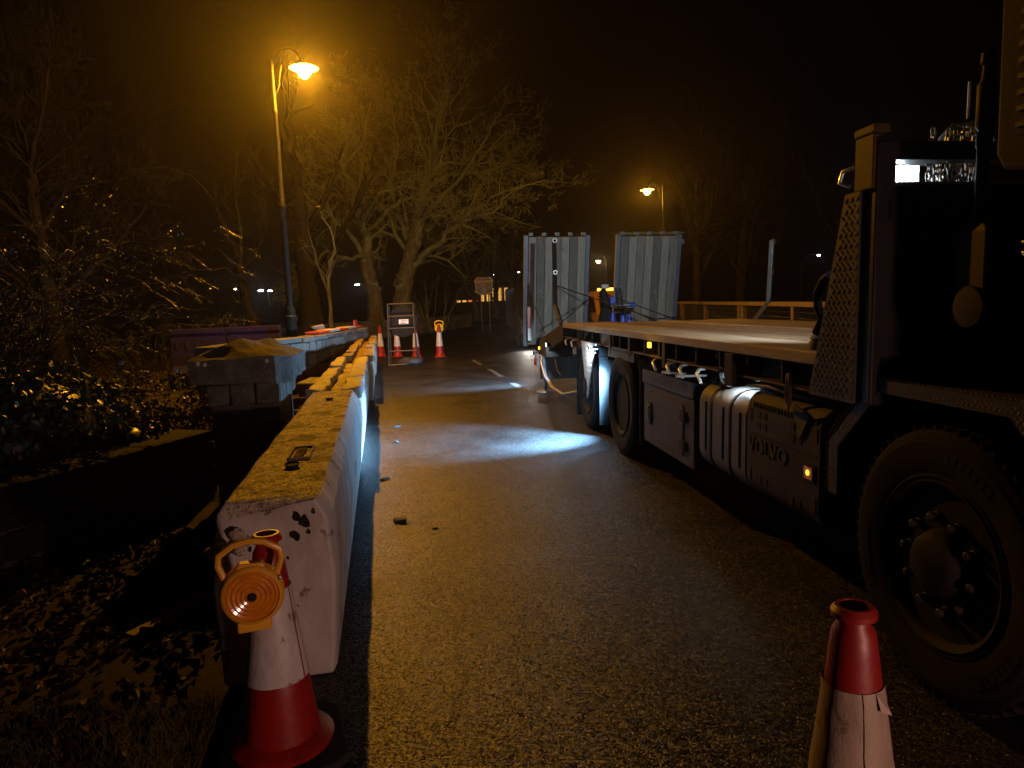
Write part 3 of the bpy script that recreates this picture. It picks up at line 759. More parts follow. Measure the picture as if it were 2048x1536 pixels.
bb = thing('plastic_barrier', 'long purple blue plastic barrier standing behind the stone pier', 'barrier', (-8.3, 17.2, 0), (0, 0, R(4)))
for i in range(2):
    mb = MB(); x0 = i * 1.35; mb.prism([(-.2, 0), (.2, 0), (.2, .14), (.07, .3), (.06, 1.0), (.09, 1.08), (.09, 1.2), (-.09, 1.2), (-.09, 1.08), (-.06, 1.0), (-.07, .3), (-.2, .14)], 'x', x0, x0 + 1.3)
    sec = obj('section', mb, 'blue_plastic', bb, bevel=.015)
    for k in range(5):
        mb = MB(); mb.box(x0 + .12 + k * .24, x0 + .16 + k * .24, -.082, -.062, .72, .9); obj('slot', mb, 'dark_hole', sec)

# ------------------------------------------------------------------ town sign
sg = thing('town_sign', 'shield shaped black town sign with gold border and blue roundel', 'sign', (-1.42, 42, 0), (0, 0, 0))
def shield(w, h):
    half = [(0, .47), (.18, .44), (.3, .5), (.5, .32), (.44, .1), (.43, -.1), (.5, -.28), (.28, -.4), (.12, -.44), (0, -.5)]
    pts = half + [(-x, y) for x, y in half[-2:0:-1]]
    return [(x * w, y * h) for x, y in pts]
mb = MB(); mb.prism(shield(1.12, 1.12), 'y', -.02, .02); pl = obj('board', mb, 'sign_black', sg, loc=(0, 0, 2.62))
out, inn = shield(1.12, 1.12), shield(1.03, 1.03); mb = MB(); n = len(out)
vs = [(x, -.03, y) for x, y in out] + [(x, -.03, y) for x, y in inn] + [(x, -.021, y) for x, y in out] + [(x, -.021, y) for x, y in inn]
mb.add(vs, [f for i in range(n) for j in [(i + 1) % n] for f in ((i, j, n + j, n + i), (n + i, n + j, 3 * n + j, 3 * n + i), (2 * n + i, 2 * n + j, j, i))]); obj('border', mb, 'sign_gold', pl)
me = text_mesh('MIDHURST', .21, .006); o = link('lettering', me, 'sign_gold', pl, loc=(0, -.03, .26), rot=(R(90), 0, 0))
for zz, w in ((.1, .34), (-.01, .22)):
    mb = MB()
    for k in range(int(w / .05)): mb.box(-w / 2 + k * .05 * 1.02, -w / 2 + k * .05 * 1.02 + .032, -.028, -.022, zz - .018, zz + .018)
    obj('small_lettering', mb, 'sign_gold', pl)
rx = Matrix.Rotation(R(90), 4, 'X')
mb = MB(); mb.lathe([(.19, .0), (.19, .03), (0, .03)], 26, Matrix.Translation((0, 0, -.26)) @ rx); ro = obj('roundel', mb, 'sign_blue', pl)
mb = MB(); mb.tube([(-.07, -.036, -.18), (.0, -.036, -.15), (.06, -.036, -.2), (0, -.036, -.26), (.07, -.036, -.32), (0, -.036, -.37), (-.06, -.036, -.34)], .02, 6); obj('emblem', mb, 'sign_white', ro)
for s in (-1, 1):
    mb = MB(); mb.lathe([(.07, .0), (.07, .028), (0, .028)], 14, Matrix.Translation((s * .3, 0, -.08)) @ rx); obj('small_crest', mb, 'sign_blue', pl)
    mb = MB(); mb.tube([(s * .22 + .05 * (s > 0), .05, -.05), (s * .22 + .05 * (s > 0), .05, 2.5)], .03, 8); obj('post', mb, 'galv', sg)

# ------------------------------------------------------------------ rail fence on the far side of the bridge
fn = thing('rail_fence', 'weathered timber rail fence with wire mesh bays behind the lorry', 'fence', (0, 0, 0))
fp = [Vector((3.75, 3.0)), Vector((4.98, 10.4)), Vector((5.45, 13.4)), Vector((5.95, 17.8)), Vector((6.55, 23.4)), Vector((7.2, 29)), Vector((7.9, 35))]
for i, p in enumerate(fp):
    z0 = ground_z(p.x, p.y)
    for dx in ((0,) if i % 2 == 0 else (0, .28)):
        mb = MB(); mb.box(p.x - .06, p.x + .06, p.y - .06 + dx, p.y + .06 + dx, z0 - .1, 1.19); obj('post', mb, 'rail_wood', fn, bevel=.01)
    if i < len(fp) - 1:
        q = fp[i + 1]; d = (q - p); ang = math.atan2(d.y, d.x); ln = d.length
        mtx = Matrix.Translation((p.x, p.y, 0)) @ Matrix.Rotation(ang, 4, 'Z')
        mb = MB(); mb.box(0.005, ln - .005, -.09, .09, 1.195, 1.285, mtx=mtx); obj('top_rail', mb, 'rail_wood', fn, bevel=.01)
        mb = MB(); mb.box(.065, ln - .065, -.03, .03, z0 + .18, z0 + .28, mtx=mtx); obj('bottom_rail', mb, 'rail_wood', fn)
        A, B = [], []
        k = int(ln / .1)
        for j in range(k): x = .08 + j * (ln - .16) / k; A.append(mtx @ Vector((x, .04, z0 + .28))); B.append(mtx @ Vector((x, .04, 1.19)))
        for j in range(9): z = z0 + .3 + j * (.85 - z0) / 8.5; A.append(mtx @ Vector((.07, .045, z))); B.append(mtx @ Vector((ln - .07, .045, z)))
        link('wire_mesh', segs_mesh('wire_mesh', [tuple(v) for v in A], [tuple(v) for v in B], [.0035] * len(A), [.0035] * len(A), 3), 'wire', fn, kind='stuff')

# ------------------------------------------------------------------ bare trees
def grow(limbs, seed, levels=3, dens=1.0, twig_r=.006, spread=.9, droop=0, len0=.55, gnarl=.25, up=.25):
    """limbs: [(points, r0, r1)]; returns stick arrays of branches that fork from the limbs."""
    rng = np.random.default_rng(seed)
    A, B, ra, rb = [], [], [], []
    todo = []
    for pts, r0, r1 in limbs:
        pts = [np.array(p, float) for p in pts]; L_ = sum(np.linalg.norm(pts[i + 1] - pts[i]) for i in range(len(pts) - 1))
        sm = []
        for i in range(len(pts) - 1):
            for k in range(4): t = k / 4; sm.append(pts[i] * (1 - t) + pts[i + 1] * t)
        sm.append(pts[-1]); sm = np.array(sm)
        sm[1:-1] += rng.normal(size=sm[1:-1].shape) * L_ * .008
        for i in range(len(sm) - 1):
            f0, f1 = i / (len(sm) - 1), (i + 1) / (len(sm) - 1)
            A.append(sm[i]); B.append(sm[i + 1]); ra.append(r0 + (r1 - r0) * f0); rb.append(r0 + (r1 - r0) * f1)
        nb = max(4, int(L_ * 2.6 * dens))
        for _ in range(nb):
            f = rng.uniform(.22, 1) ** .8; i = min(int(f * (len(sm) - 1)), len(sm) - 2)
            todo.append((sm[i] + (sm[i + 1] - sm[i]) * rng.random(), sm[i + 1] - sm[i], max((r0 + (r1 - r0) * f) * .36, twig_r * 1.5), L_ * len0 * rng.uniform(.3, .8) * (1.15 - .6 * f), 1))
    while todo:
        p, d, r, ln, lev = todo.pop()
        d = d / (np.linalg.norm(d) + 1e-9)
        side = rng.normal(size=3); side -= d * side.dot(d); side /= np.linalg.norm(side) + 1e-9
        d = d + side * spread * rng.uniform(.6, 1.3); d[2] += up - droop * .2; d /= np.linalg.norm(d)
        n = 5 if lev < 2 else 4
        st = ln / n; rr = r
        for i in range(n):
            d = d + rng.normal(size=3) * gnarl; d[2] += up * .12 - droop * .25 * (i / n); d /= np.linalg.norm(d)
            q = p + d * st; r2 = max(twig_r * .6, r * (1 - (i + 1) / n * .75))
            A.append(p); B.append(q); ra.append(rr); rb.append(r2)
            if lev < levels:
                kk = rng.poisson(1.15 * dens if lev == 1 else .95)
                for _ in range(kk):
                    todo.append((q, d, r2 * .65, ln * rng.uniform(.3, .62), lev + 1))
            p, rr = q, r2
    return np.array(A), np.array(B), np.array(ra), np.array(rb)

def tree(name, label, limbs, trunk_n, seed, twigm='twig', barkm='bark', group='bare winter trees', **k):
    """The first limb is the trunk: its lower trunk_n points make the trunk part, with roots flare; the rest is the crown."""
    tr = limbs[0][0][:trunk_n]; base = Vector(tr[0]); base.z = 0
    t = thing(name, label, 'tree', base, (0, 0, 0), group)
    o_ = np.array([base.x, base.y, 0.])
    mb = MB(); pts = []; r0, r1 = limbs[0][1], limbs[0][2]; N_ = len(limbs[0][0])
    rad = []
    tr = [(tr[0][0], tr[0][1], -.1)] + [tuple(p) for p in tr]
    for i in range(len(tr) - 1):
        for q in range(6):
            f = q / 6; p = Vector(tr[i]).lerp(Vector(tr[i + 1]), f) - base
            pts.append(p); fr_ = (i + f - 1) / (N_ - 1); rad.append((r0 + (r1 - r0) * max(fr_, 0)) * (1 + .5 * math.exp(-max(p.z, 0) * 1.6)))
    mb.tube(pts, rad, 14); tk = obj('trunk', mb, barkm, t, smooth=True); roughen(tk, r0 * .22, 2.2, 0, seed)
    A, B, ra, rb = grow(limbs, seed, **k)
    thick = ra > .028
    V = segs_mesh('crown', A - o_, B - o_, ra, rb, 4)
    link('crown', V, twigm, t)
    return t

t2 = [([(-6.2, 40.0, 0.4), (-6.0, 40.0, 2.3), (-5.5, 40.0, 4.2), (-4.9, 40.3, 6.4), (-4.5, 40.6, 8.1), (-3.8, 41.0, 10.9), (-2.9, 41.5, 13.7), (-3.6, 42.0, 16.0)], .56, .05),
      ([(-5.7, 40.0, 3.5), (-4.2, 39.5, 4.7), (-2.9, 39.0, 5.7), (-1.3, 38.0, 6.8), (0.1, 37.0, 7.3), (2.1, 36.0, 7.6)], .22, .03),
      ([(-5.1, 40.0, 5.6), (-3.6, 40.0, 7.4), (-2.1, 40.5, 9.1), (-0.8, 41.0, 11.1), (0.3, 42.0, 13.1)], .2, .03),
      ([(-5.4, 40.0, 4.5), (-6.0, 41.0, 6.6), (-6.6, 42.0, 8.7), (-6.3, 43.0, 11.5), (-6.8, 44.0, 14.4)], .2, .03),
      ([(-4.8, 40.0, 6.4), (-3.4, 38.0, 6.4), (-2.1, 37.0, 5.9), (-0.6, 36.0, 6.2), (0.5, 35.0, 7.0)], .15, .025),
      ([(-4.4, 40.0, 8.0), (-3.0, 41.0, 9.0), (-1.3, 42.0, 9.2), (0.4, 43.0, 9.8), (1.9, 44.0, 9.3)], .15, .025)]
t1 = [([(-7.6, 40.0, 0.4), (-7.6, 40.0, 2.3), (-7.9, 40.0, 4.0), (-8.0, 40.5, 5.7), (-8.5, 41.0, 7.8), (-9.1, 41.5, 9.8), (-8.7, 42.0, 12.5)], .46, .05),
      ([(-7.9, 40.0, 4.0), (-8.5, 39.0, 5.6), (-9.3, 38.0, 6.6), (-10.0, 37.0, 7.3), (-10.7, 36.0, 8.4)], .18, .03),
      ([(-7.8, 40.0, 4.6), (-8.6, 38.0, 4.2), (-9.4, 37.0, 4.7), (-10.0, 36.0, 3.6), (-10.3, 35.0, 2.6)], .13, .02),
      ([(-7.9, 40.0, 5.7), (-6.4, 38.0, 6.5), (-5.4, 37.0, 7.1), (-4.0, 36.0, 6.9), (-2.6, 35.0, 5.9)], .15, .02),
      ([(-8.3, 40.0, 7.6), (-9.7, 41.0, 8.1), (-11.3, 42.0, 9.2), (-12.3, 43.0, 11.1)], .15, .03),
      ([(-8.1, 40.0, 6.5), (-6.4, 37.0, 7.4), (-4.9, 36.0, 7.6), (-3.4, 35.0, 6.9)], .13, .02),
      ([(-9.0, 41.0, 9.7), (-8.2, 42.0, 11.0), (-7.7, 43.0, 13.8), (-9.0, 44.0, 15.6)], .12, .02)]
tree('bare_tree', 'large bare tree whose long limb reaches toward the town sign', t2, 5, 21, levels=4, twig_r=.011, gnarl=.27, dens=.72)
tree('bare_tree', 'gnarled bare tree with pale twigs, just left of the larger one', t1, 4, 22, levels=4, twig_r=.011, gnarl=.4, dens=.8)
tl_ = [([(-8.6, 24, 0), (-8.7, 24, 1.3), (-8.9, 24.0, 2.0), (-9.0, 24.0, 2.7), (-9.0, 24.0, 3.3)], .18, .11),
       ([(-9.0, 24.0, 3.3), (-9.5, 24.3, 4.4), (-9.9, 24.6, 5.4), (-10.1, 25.0, 6.7)], .1, .02), ([(-9.0, 24.0, 3.3), (-8.9, 24.0, 4.3), (-9.0, 24.0, 5.6), (-8.8, 24.0, 6.5)], .08, .02),
       ([(-9.0, 24.0, 2.9), (-8.2, 23.5, 3.6), (-7.7, 23.0, 4.2), (-7.8, 23.0, 5.1)], .06, .015), ([(-9.6, 24.0, 5.3), (-10.0, 23.0, 6.0), (-10.3, 22.0, 6.1), (-11.0, 21.0, 5.8)], .05, .012), ([(-8.7, 24.0, 2.5), (-9.1, 23.0, 3.0), (-9.5, 22.0, 2.9), (-10.1, 21.0, 3.2)], .05, .012)]
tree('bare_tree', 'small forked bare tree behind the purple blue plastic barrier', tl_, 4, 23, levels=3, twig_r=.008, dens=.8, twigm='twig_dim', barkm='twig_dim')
def simple_limbs(x, y, h, r, seed, n=6, lean=.15, fan=.6):
    rg = np.random.default_rng(seed); lx, ly = rg.normal(size=2) * lean
    main = [(x + lx * h * f ** 1.5, y + ly * h * f ** 1.5, h * f) for f in (0, .2, .4, .6, .8, 1)]
    L_ = [(main, r, r * .12)]
    for i in range(n):
        f = rg.uniform(.22, .75); p = np.array(main[int(f * 5)]) ; a_ = rg.uniform(0, 6.28); ln = h * (1 - f) * rg.uniform(.5, .9)
        d = np.array([math.cos(a_) * fan, math.sin(a_) * fan, 1.0]); L_.append(([tuple(p + d * ln * g * np.array([1.3 - g * .4, 1.3 - g * .4, 1])) for g in (0, .35, .7, 1)], r * .4, r * .06))
    return L_
tree('bare_tree', 'slender pale sapling between the lamp column and the gnarled tree', [([(-7.6, 30, 0), (-7.6, 30.0, 1.0), (-7.6, 30.0, 2.8), (-7.2, 30.0, 4.3), (-7.7, 30.0, 5.7)], .1, .03), ([(-7.6, 30, 2.2), (-8.0, 30, 3.6), (-8.3, 30, 5)], .05, .015)], 4, 24, levels=2, twig_r=.008, dens=.6)
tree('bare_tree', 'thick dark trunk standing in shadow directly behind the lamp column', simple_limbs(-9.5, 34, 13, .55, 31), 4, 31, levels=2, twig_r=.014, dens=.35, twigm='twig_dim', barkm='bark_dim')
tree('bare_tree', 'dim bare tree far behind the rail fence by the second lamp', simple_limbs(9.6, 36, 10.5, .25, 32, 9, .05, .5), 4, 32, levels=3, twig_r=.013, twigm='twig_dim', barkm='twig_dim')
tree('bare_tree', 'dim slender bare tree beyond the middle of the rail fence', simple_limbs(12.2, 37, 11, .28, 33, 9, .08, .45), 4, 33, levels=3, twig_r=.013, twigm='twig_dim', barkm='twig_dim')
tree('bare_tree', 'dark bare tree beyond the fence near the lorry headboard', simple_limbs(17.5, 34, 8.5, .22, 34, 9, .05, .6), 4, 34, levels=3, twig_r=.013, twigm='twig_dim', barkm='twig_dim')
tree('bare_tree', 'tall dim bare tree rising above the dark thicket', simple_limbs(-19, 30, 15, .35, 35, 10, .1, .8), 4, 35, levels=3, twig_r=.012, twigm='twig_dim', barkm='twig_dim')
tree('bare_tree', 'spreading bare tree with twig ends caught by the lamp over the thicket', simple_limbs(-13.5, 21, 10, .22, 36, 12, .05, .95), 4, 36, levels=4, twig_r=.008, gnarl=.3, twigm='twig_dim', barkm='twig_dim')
for i, (x, y, h, s_) in enumerate(((-3.5, 78, 9, 41), (-1.6, 84, 10, 42), (.4, 82, 9, 43))):
    tree('bare_tree', 'distant dark tree trunk in front of the lit building past the town sign', simple_limbs(x, y, h, .3, s_, 6), 4, s_, group='distant trees before the lit building', levels=2, twig_r=.015)

# thicket on the left: arching wet stems, brambles, leaves
def thicket(name, label, cx, cy, rx_, ry_, h, n, seed, droop, ln, leaf=None, nleaf=0, lsize=.04, cat='shrub', mt='twig_dark', r0=.014, base=0):
    rng = np.random.default_rng(seed); limbs = []
    for i in range(n):
        a_ = rng.uniform(0, 6.28); q = rng.random() ** .5
        p = np.array([cx + math.cos(a_) * rx_ * q * .6, cy + math.sin(a_) * ry_ * q * .6, base])
        d = np.array([math.cos(a_) * .45 + rng.normal() * .2, math.sin(a_) * .45 + rng.normal() * .2, 1.0]); pts = []
        L_ = h * rng.uniform(.5, 1.1)
        for g in np.linspace(0, 1, 7):
            pts.append(tuple(p + d * L_ * g + np.array([d[0] * ln * g ** 2, d[1] * ln * g ** 2, -droop * L_ * g ** 2.4])))
        limbs.append((pts, r0 * rng.uniform(.7, 1.3), r0 * .2))
    A, B, ra, rb = grow(limbs, seed + 1, levels=2, dens=.55, twig_r=.0025, spread=.6, droop=droop, len0=.35, gnarl=.2, up=.0)
    t = thing(name, label, cat, (cx, cy, 0)); o_ = np.array([cx, cy, 0.])
    link('stems', segs_mesh('stems', A - o_, B - o_, ra, rb, 3), mt, t, kind='stuff')
    if nleaf:
        idx = rng.integers(0, len(A), nleaf); P = A[idx] + (B[idx] - A[idx]) * rng.random((nleaf, 1)) + rng.normal(size=(nleaf, 3)) * lsize * .7
        P[:, 2] = np.maximum(P[:, 2], .02)
        link('leaves', leaves_mesh('leaves', P - o_, lsize, rng), leaf, t, kind='stuff')
    return t
thicket('drooping_shrub', 'tall drooping thicket of wet bare stems above the ivy', -7.3, 8.8, 1.9, 1.8, 4.6, 60, 51, .5, .8, 'leaf_shrub', 4200, .03, r0=.008)
thicket('drooping_shrub', 'tall tangled wet shrub rising behind the drooping thicket', -11.2, 12.6, 2.4, 2.0, 5.6, 54, 52, .4, 1.2, 'leaf_shrub', 4000, .035, r0=.009)
thicket('bramble_bush', 'low brown leafed bramble filling the gap behind the low wall', -3.75, 6.9, .85, .8, .95, 40, 53, .5, .3, 'leaf_shrub', 5200, .035, r0=.006)
thicket('bramble_bush', 'low leafy bramble rising against the side of the stone pier', -3.05, 6.7, .5, .6, .8, 26, 54, .5, .25, 'leaf_shrub', 3400, .034, r0=.005)
thicket('bramble_bush', 'tangled bare bramble stems arching over the ivy toward the pier', -4.7, 7.6, 1.3, 1.0, 1.6, 26, 55, .6, .8, 'leaf_pale', 900, .04, r0=.008)
thicket('pale_plant', 'pale leaved wild plant with drooping leaves above the bramble', -3.7, 8.0, .6, .3, 1.05, 9, 56, .1, .1, 'leaf_pale', 260, .09, 'plant', r0=.006)
thicket('drooping_shrub', 'dense dark shrub behind the purple blue plastic barrier', -10.2, 20, 2.2, 1.4, 2.6, 40, 57, .5, .5, 'leaf_shrub', 1800, .05)
thicket('drooping_shrub', 'thin bare shrub stems at the foot of the large bare tree', -4.6, 42.5, 1.6, .8, 3.6, 22, 58, .1, .5, mt='twig', r0=.03)

def ivy(name, label, c, rad, n, seed, size=.075):
    rng = np.random.default_rng(seed); t = thing(name, label, 'ivy', (c[0], c[1], 0))
    d = rng.normal(size=(n, 3)); d /= np.linalg.norm(d, axis=1, keepdims=True)
    wob = np.array([1 + .22 * mnoise.noise(Vector(v) * 2.2) + .12 * mnoise.noise(Vector(v) * 6) for v in d])
    P = d * np.array(rad) * wob[:, None] * rng.uniform(.82, 1.03, (n, 1)) + np.array([0, 0, c[2]])
    keep = P[:, 2] > .03
    link('leaves', leaves_mesh('leaves', P[keep], size, rng, .25, d[keep] * 1.2), 'leaf_ivy', t, kind='stuff')
    mb = MB(); mb.lathe([(0, -.75)] + [(math.sin(math.pi * i / 8) * .75, -math.cos(math.pi * i / 8) * .75) for i in range(1, 8)] + [(0, .75)], 14, Matrix.Translation((0, 0, c[2])) @ Matrix.Diagonal((*rad, 1)))
    roughen(obj('stem_mass', mb, 'twig_dark', t, smooth=True), .1, 3)
    return t
thicket('bramble_bush', 'dark leafless bramble in front of the purple blue plastic barrier', -6.9, 14.2, 1.5, .7, .75, 40, 59, .5, .4, 'leaf_shrub', 2400, .05, r0=.007)
ivy('ivy_mass', 'dark glossy ivy clump swallowing the end of the low wall', (-3.75, 5.15, .62), (.78, .85, .55), 4600, 61, .06)
ivy('ivy_mass', 'small ivy patch trailing over the low wall beside the larger clump', (-3.15, 5.5, .42), (.32, .4, .22), 520, 62, .06)

# leaf litter and grass on the verge
rng = np.random.default_rng(71)
P = np.stack([rng.uniform(-3.4, -1.35, 1800), rng.uniform(1.7, 4.9, 1800), rng.uniform(-.045, -.02, 1800)], 1)
P = P[P[:, 0] < -.75 - .184 * (P[:, 1] - 2.69) - .5]
link('leaf_litter', leaves_mesh('leaf_litter', P, .065, rng, 1.2, fold=.9), 'leaf_dead', kind='stuff', label='wet dead leaves strewn over the dark verge', cat='leaves')
n = 5000; P = np.stack([rng.uniform(-2.2, -1.05, n), rng.uniform(1.55, 2.6, n), np.full(n, -.05)], 1)
P = P[P[:, 0] < -.75 - .184 * (P[:, 1] - 2.69) - .45]
tip = P + np.stack([rng.normal(size=len(P)) * .02, rng.normal(size=len(P)) * .02, rng.uniform(.02, .07, len(P))], 1)
link('verge_grass', segs_mesh('verge_grass', P, tip, np.full(len(P), .0016), np.full(len(P), .0004), 3), 'grass', kind='stuff', label='short grass growing at the edge of the verge', cat='grass')
mb = MB(); mb.box(-.035, .035, 0, .75, 0, .025); obj('edging_board', mb, 'rail_wood', loc=(-1.85, 3.15, -.04), rot=(0, R(4), R(-24)), bevel=.004, label='thin wet timber edging board lying on the leaf litter', cat='board')

# small debris on the road
for i, (x, y, s_, lab) in enumerate(((-.81, 4.68, .05, 'pale crumpled lump of debris on the road near the barrier'), (-1.13, 5.9, .03, 'dark scrap lying on the road beside the white barrier'), (-1.3, 7.6, .028, 'small twig scrap on the road by the second barrier'), (-.55, 4.5, .018, 'small dark crumb beside the pale lump of debris'), (-1.45, 8.6, .03, 'dark clod in the road where the barrier shadow ends'))):
    mb = MB(); mb.lathe([(0, -.3), (.8, -.28), (1, 0), (.7, .45), (0, .55)], 9, Matrix.Diagonal((s_ * (1 if i in (0, 3) else 2.2), s_, s_ * .8, 1)))
    o = obj('road_debris', mb, 'debris', loc=(x, y, s_ * .2), rot=(0, 0, i), smooth=True, label=lab, cat='debris'); roughen(o, s_ * .5, 20)

# ------------------------------------------------------------------ distant building
fb = thing('distant_building', 'distant low building with rows of amber lit windows past the town sign', 'building', (-1.4, 112, 0))
mb = MB(); mb.box(-7, 6, 0, 8, -.1, 4.6); obj('wall', mb, 'brick_far', fb)
mb = MB(); mb.prism([(-.5, 4.6), (8.5, 4.6), (4, 7.5)], 'x', -7.4, 6.4); obj('roof', mb, 'roof_far', fb)
for i in range(6):
    mb = MB(); x = -3.0 + i * .95; mb.box(x, x + .55, -.06, -.01, 2.2, 4.2); w = obj('window', mb, 'win_lit', fb)
    mb = MB(); mb.box(x + .25, x + .3, -.09, -.065, 2.2, 4.2); mb.box(x, x + .24, -.09, -.065, 3.2, 3.26); mb.box(x + .31, x + .55, -.09, -.065, 3.2, 3.26); obj('glazing_bar', mb, 'roof_far', w)
for i in range(4):
    mb = MB(); x = -6.8 + i * .9; mb.box(x, x + .6, -.06, -.01, 2.2, 2.5); obj('shop_light', mb, 'win_red' if i > 1 else 'win_lit', fb)

# ------------------------------------------------------------------ vans behind the lorry
def van(label, loc, rz, paint, lit, h=2.1, length=4.6, beacon=False):
    t = thing('van', label, 'van', loc, (0, 0, rz))
    w = .95
    prof = [(-length / 2, .35), (length / 2, .35), (length / 2, h * .96), (length / 2 - .15, h), (-length / 2 + 1.35, h), (-length / 2 + .75, h * .58), (-length / 2 + .06, h * .46), (-length / 2, h * .4)]
    mb = MB(); mb.prism(prof, 'x', -w, w); obj('body', mb, paint, t, bevel=.07, seg=3)
    mb = MB(); y0, y1 = -length / 2 + .72, -length / 2 + 1.36
    mb.add([(-w + .12, y0 - .012, h * .6), (w - .12, y0 - .012, h * .6), (w - .16, y1 - .03, h * .965), (-w + .16, y1 - .03, h * .965)], [(0, 1, 2, 3)]); obj('windscreen', mb, 'glass', t)
    for s in (-1, 1):
        mb = MB(); mb.prism([(y0 + .25, h * .6), (y0 + 1.5, h * .6), (y0 + 1.5, h * .9), (y1 + .05, h * .9)], 'x', s * (w + .004) - .004, s * (w + .004) + .004); obj('side_window', mb, 'glass', t)
        mb = MB(); mb.lathe([(.12, -.02), (.13, .02), (.09, .05), (0, .06)], 14, Matrix.Translation((s * .68, -length / 2 + .02, .72)) @ Matrix.Rotation(R(90), 4, 'X')); obj('headlight', mb, lit, t, smooth=True)
        mb = MB(); mb.box(s * (w + .05) - .05, s * (w + .05) + .12 * s, y0 + .25, y0 + .35, h * .58, h * .7); obj('mirror', mb, 'rubber', t, bevel=.02)
        for yy in (-length / 2 + .9, length / 2 - .9):
            mb = MB(); mb.lathe([(.2, -.1), (.31, -.1), (.34, -.06), (.34, .06), (.31, .1), (.2, .1)], 22, Matrix.Translation((s * (w - .08), yy, .34)) @ Matrix.Rotation(R(90), 4, 'Y'), closed=True); wl = obj('wheel', mb, 'rubber', t, smooth=True)
            mb = MB(); mb.lathe([(0, -.05), (.2, -.07), (.2, .07), (0, .05)], 16, Matrix.Translation((s * (w - .08), yy, .34)) @ Matrix.Rotation(R(90), 4, 'Y')); obj('rim', mb, 'galv', wl)
    mb = MB(); mb.box(-w - .01, w + .01, -length / 2 - .06, -length / 2 + .1, .3, .52); obj('bumper', mb, 'rubber', t, bevel=.03)
    if beacon:
        mb = MB(); mb.box(-.6, .6, -.2, .05, h + .005, h + .12); bc = obj('beacon_bar', mb, 'orange_on', t, bevel=.03)
    return t
v1 = van('dark van with one bright headlamp waiting behind the left ramp', (1.05, 26.2, 0), R(6), 'van_dark', 'head_on')
add_light('SPOT', 'van_headlight', (-.68, -2.5, .72), 60, (1, .93, .82), v1, .08, (-.9, -8, .2), 60, .8)
van('yellow works van with glowing orange beacon behind the ramps', (4.05, 27.4, -.12), R(5), 'van_yellow', 'orange_on', 1.95, beacon=True)

# ------------------------------------------------------------------ the lorry: local x = from its road-left side to the right, y = rearwards, z = up
TM = Matrix.Translation(T_ORIGIN) @ Matrix.Rotation(T_HEAD, 4, 'Z') @ Matrix.Rotation(T_LEAN, 4, 'Y')
lorry = thing('flatbed_lorry', 'flatbed plant lorry with timber deck, headboard and two raised loading ramps', 'lorry')
lorry.matrix_world = TM
def on_lorry(o, loc, rz=0):
    o.matrix_world = TM @ Matrix.Translation(loc) @ Matrix.Rotation(rz, 4, 'Z'); return o
WID = 2.45

# chassis
for xa in (.78, 1.58):
    mb = MB(); mb.prism([(xa, .68), (xa + .09, .68), (xa + .09, .72), (xa + .03, .72), (xa + .03, .94), (xa + .09, .94), (xa + .09, .975), (xa, .975)], 'y', -6.0, 4.9); obj('chassis_rail', mb, 't_chassis', lorry, bevel=.006)
for s in (-4.2, 0, 1.46):
    mb = MB(); mb.tube([(.3, s, .485), (2.15, s, .485)], .09, 12); mb.lathe([(.05, -.2), (.2, -.12), (.2, .12), (.05, .2)], 16, Matrix.Translation((1.22, s, .485)) @ Matrix.Rotation(R(90), 4, 'X')); obj('axle', mb, 't_chassis', lorry, smooth=True)

# deck: timber planks on a steel frame
mb = MB(); mb.box(.13, WID - .13, -3.68, 2.93, .985, 1.118); deck = obj('deck_frame', mb, 't_black', lorry)
n = 11; pw = (WID + .03) / n
for i in range(n):
    mb = MB(); x0 = -.015 + i * pw
    ys = frange(-3.68, 2.95, 14); dz = [random.uniform(-.003, .003) for _ in ys]
    for k in range(len(ys) - 1): pass
    mb.box(x0 + .004, x0 + pw - .004, -3.68 + random.uniform(0, .03), 2.95, 1.12, 1.18 + random.uniform(-.007, .005)); o = obj('plank', mb, ['deckwood', 'deckwood_b', 'deckwood_c'][(i * 2 + i // 3) % 3], deck, bevel=.006, seg=1)
# side rave with ribs, lip and hooks
rave = MB(); rave.box(.1, .128, -3.66, 2.9, .99, 1.117); rv = obj('side_rave', rave, 't_chassis', lorry)
mb = MB(); mb.box(.0, .099, -3.66, 2.9, .99, 1.002); obj('lip', mb, 'brown_pipe', rv, bevel=.003)
for i in range(17):
    s = -3.45 + i * .39
    mb = MB(); mb.box(.012, .098, s, s + .02, 1.003, 1.117); obj('rib', mb, 't_chassis', rv)
for s in (-.35, -1.3, 1.9, .35):
    mb = MB(); mb.box(-.008, .09, s, s + .07, .93, 1.1195); obj('stake_pocket', mb, 't_chassis', rv, bevel=.005)
mb = MB(); mb.box(-.03, .085, -2.56, -2.44, .93, 1.1195); obj('stake_pocket', mb, 't_chassis', rv, bevel=.006)
mb = MB(); mb.box(.008, .02, .3, .78, 1.006, 1.116); obj('chequer_infill', mb, 'chequer', rv)
for i, s in enumerate((-2.05, -1.72, -1.45, -1.12, .95, 1.25, 2.2, 2.6)):
    mb = MB(); mb.tube([(.05, s + .1, .985), (.0, s + .08, .975), (-.03, s + .04, .955), (-.03, s - .03, .905)], .011, 8); obj('rope_hook', mb, 'hook', lorry, smooth=True)
mb = MB(); mb.lathe([(.062 + .009 * math.cos(6.283 * k / 8), .009 * math.sin(6.283 * k / 8)) for k in range(8)], 22, Matrix.Translation((-.03, -3.2, .98)) @ Matrix.Rotation(R(90), 4, 'Y') @ Matrix.Rotation(R(20), 4, 'X') @ Matrix.Diagonal((1.3, 1, 1, 1)), closed=True); obj('lashing_ring', mb, 'brown_pipe', lorry, smooth=True)
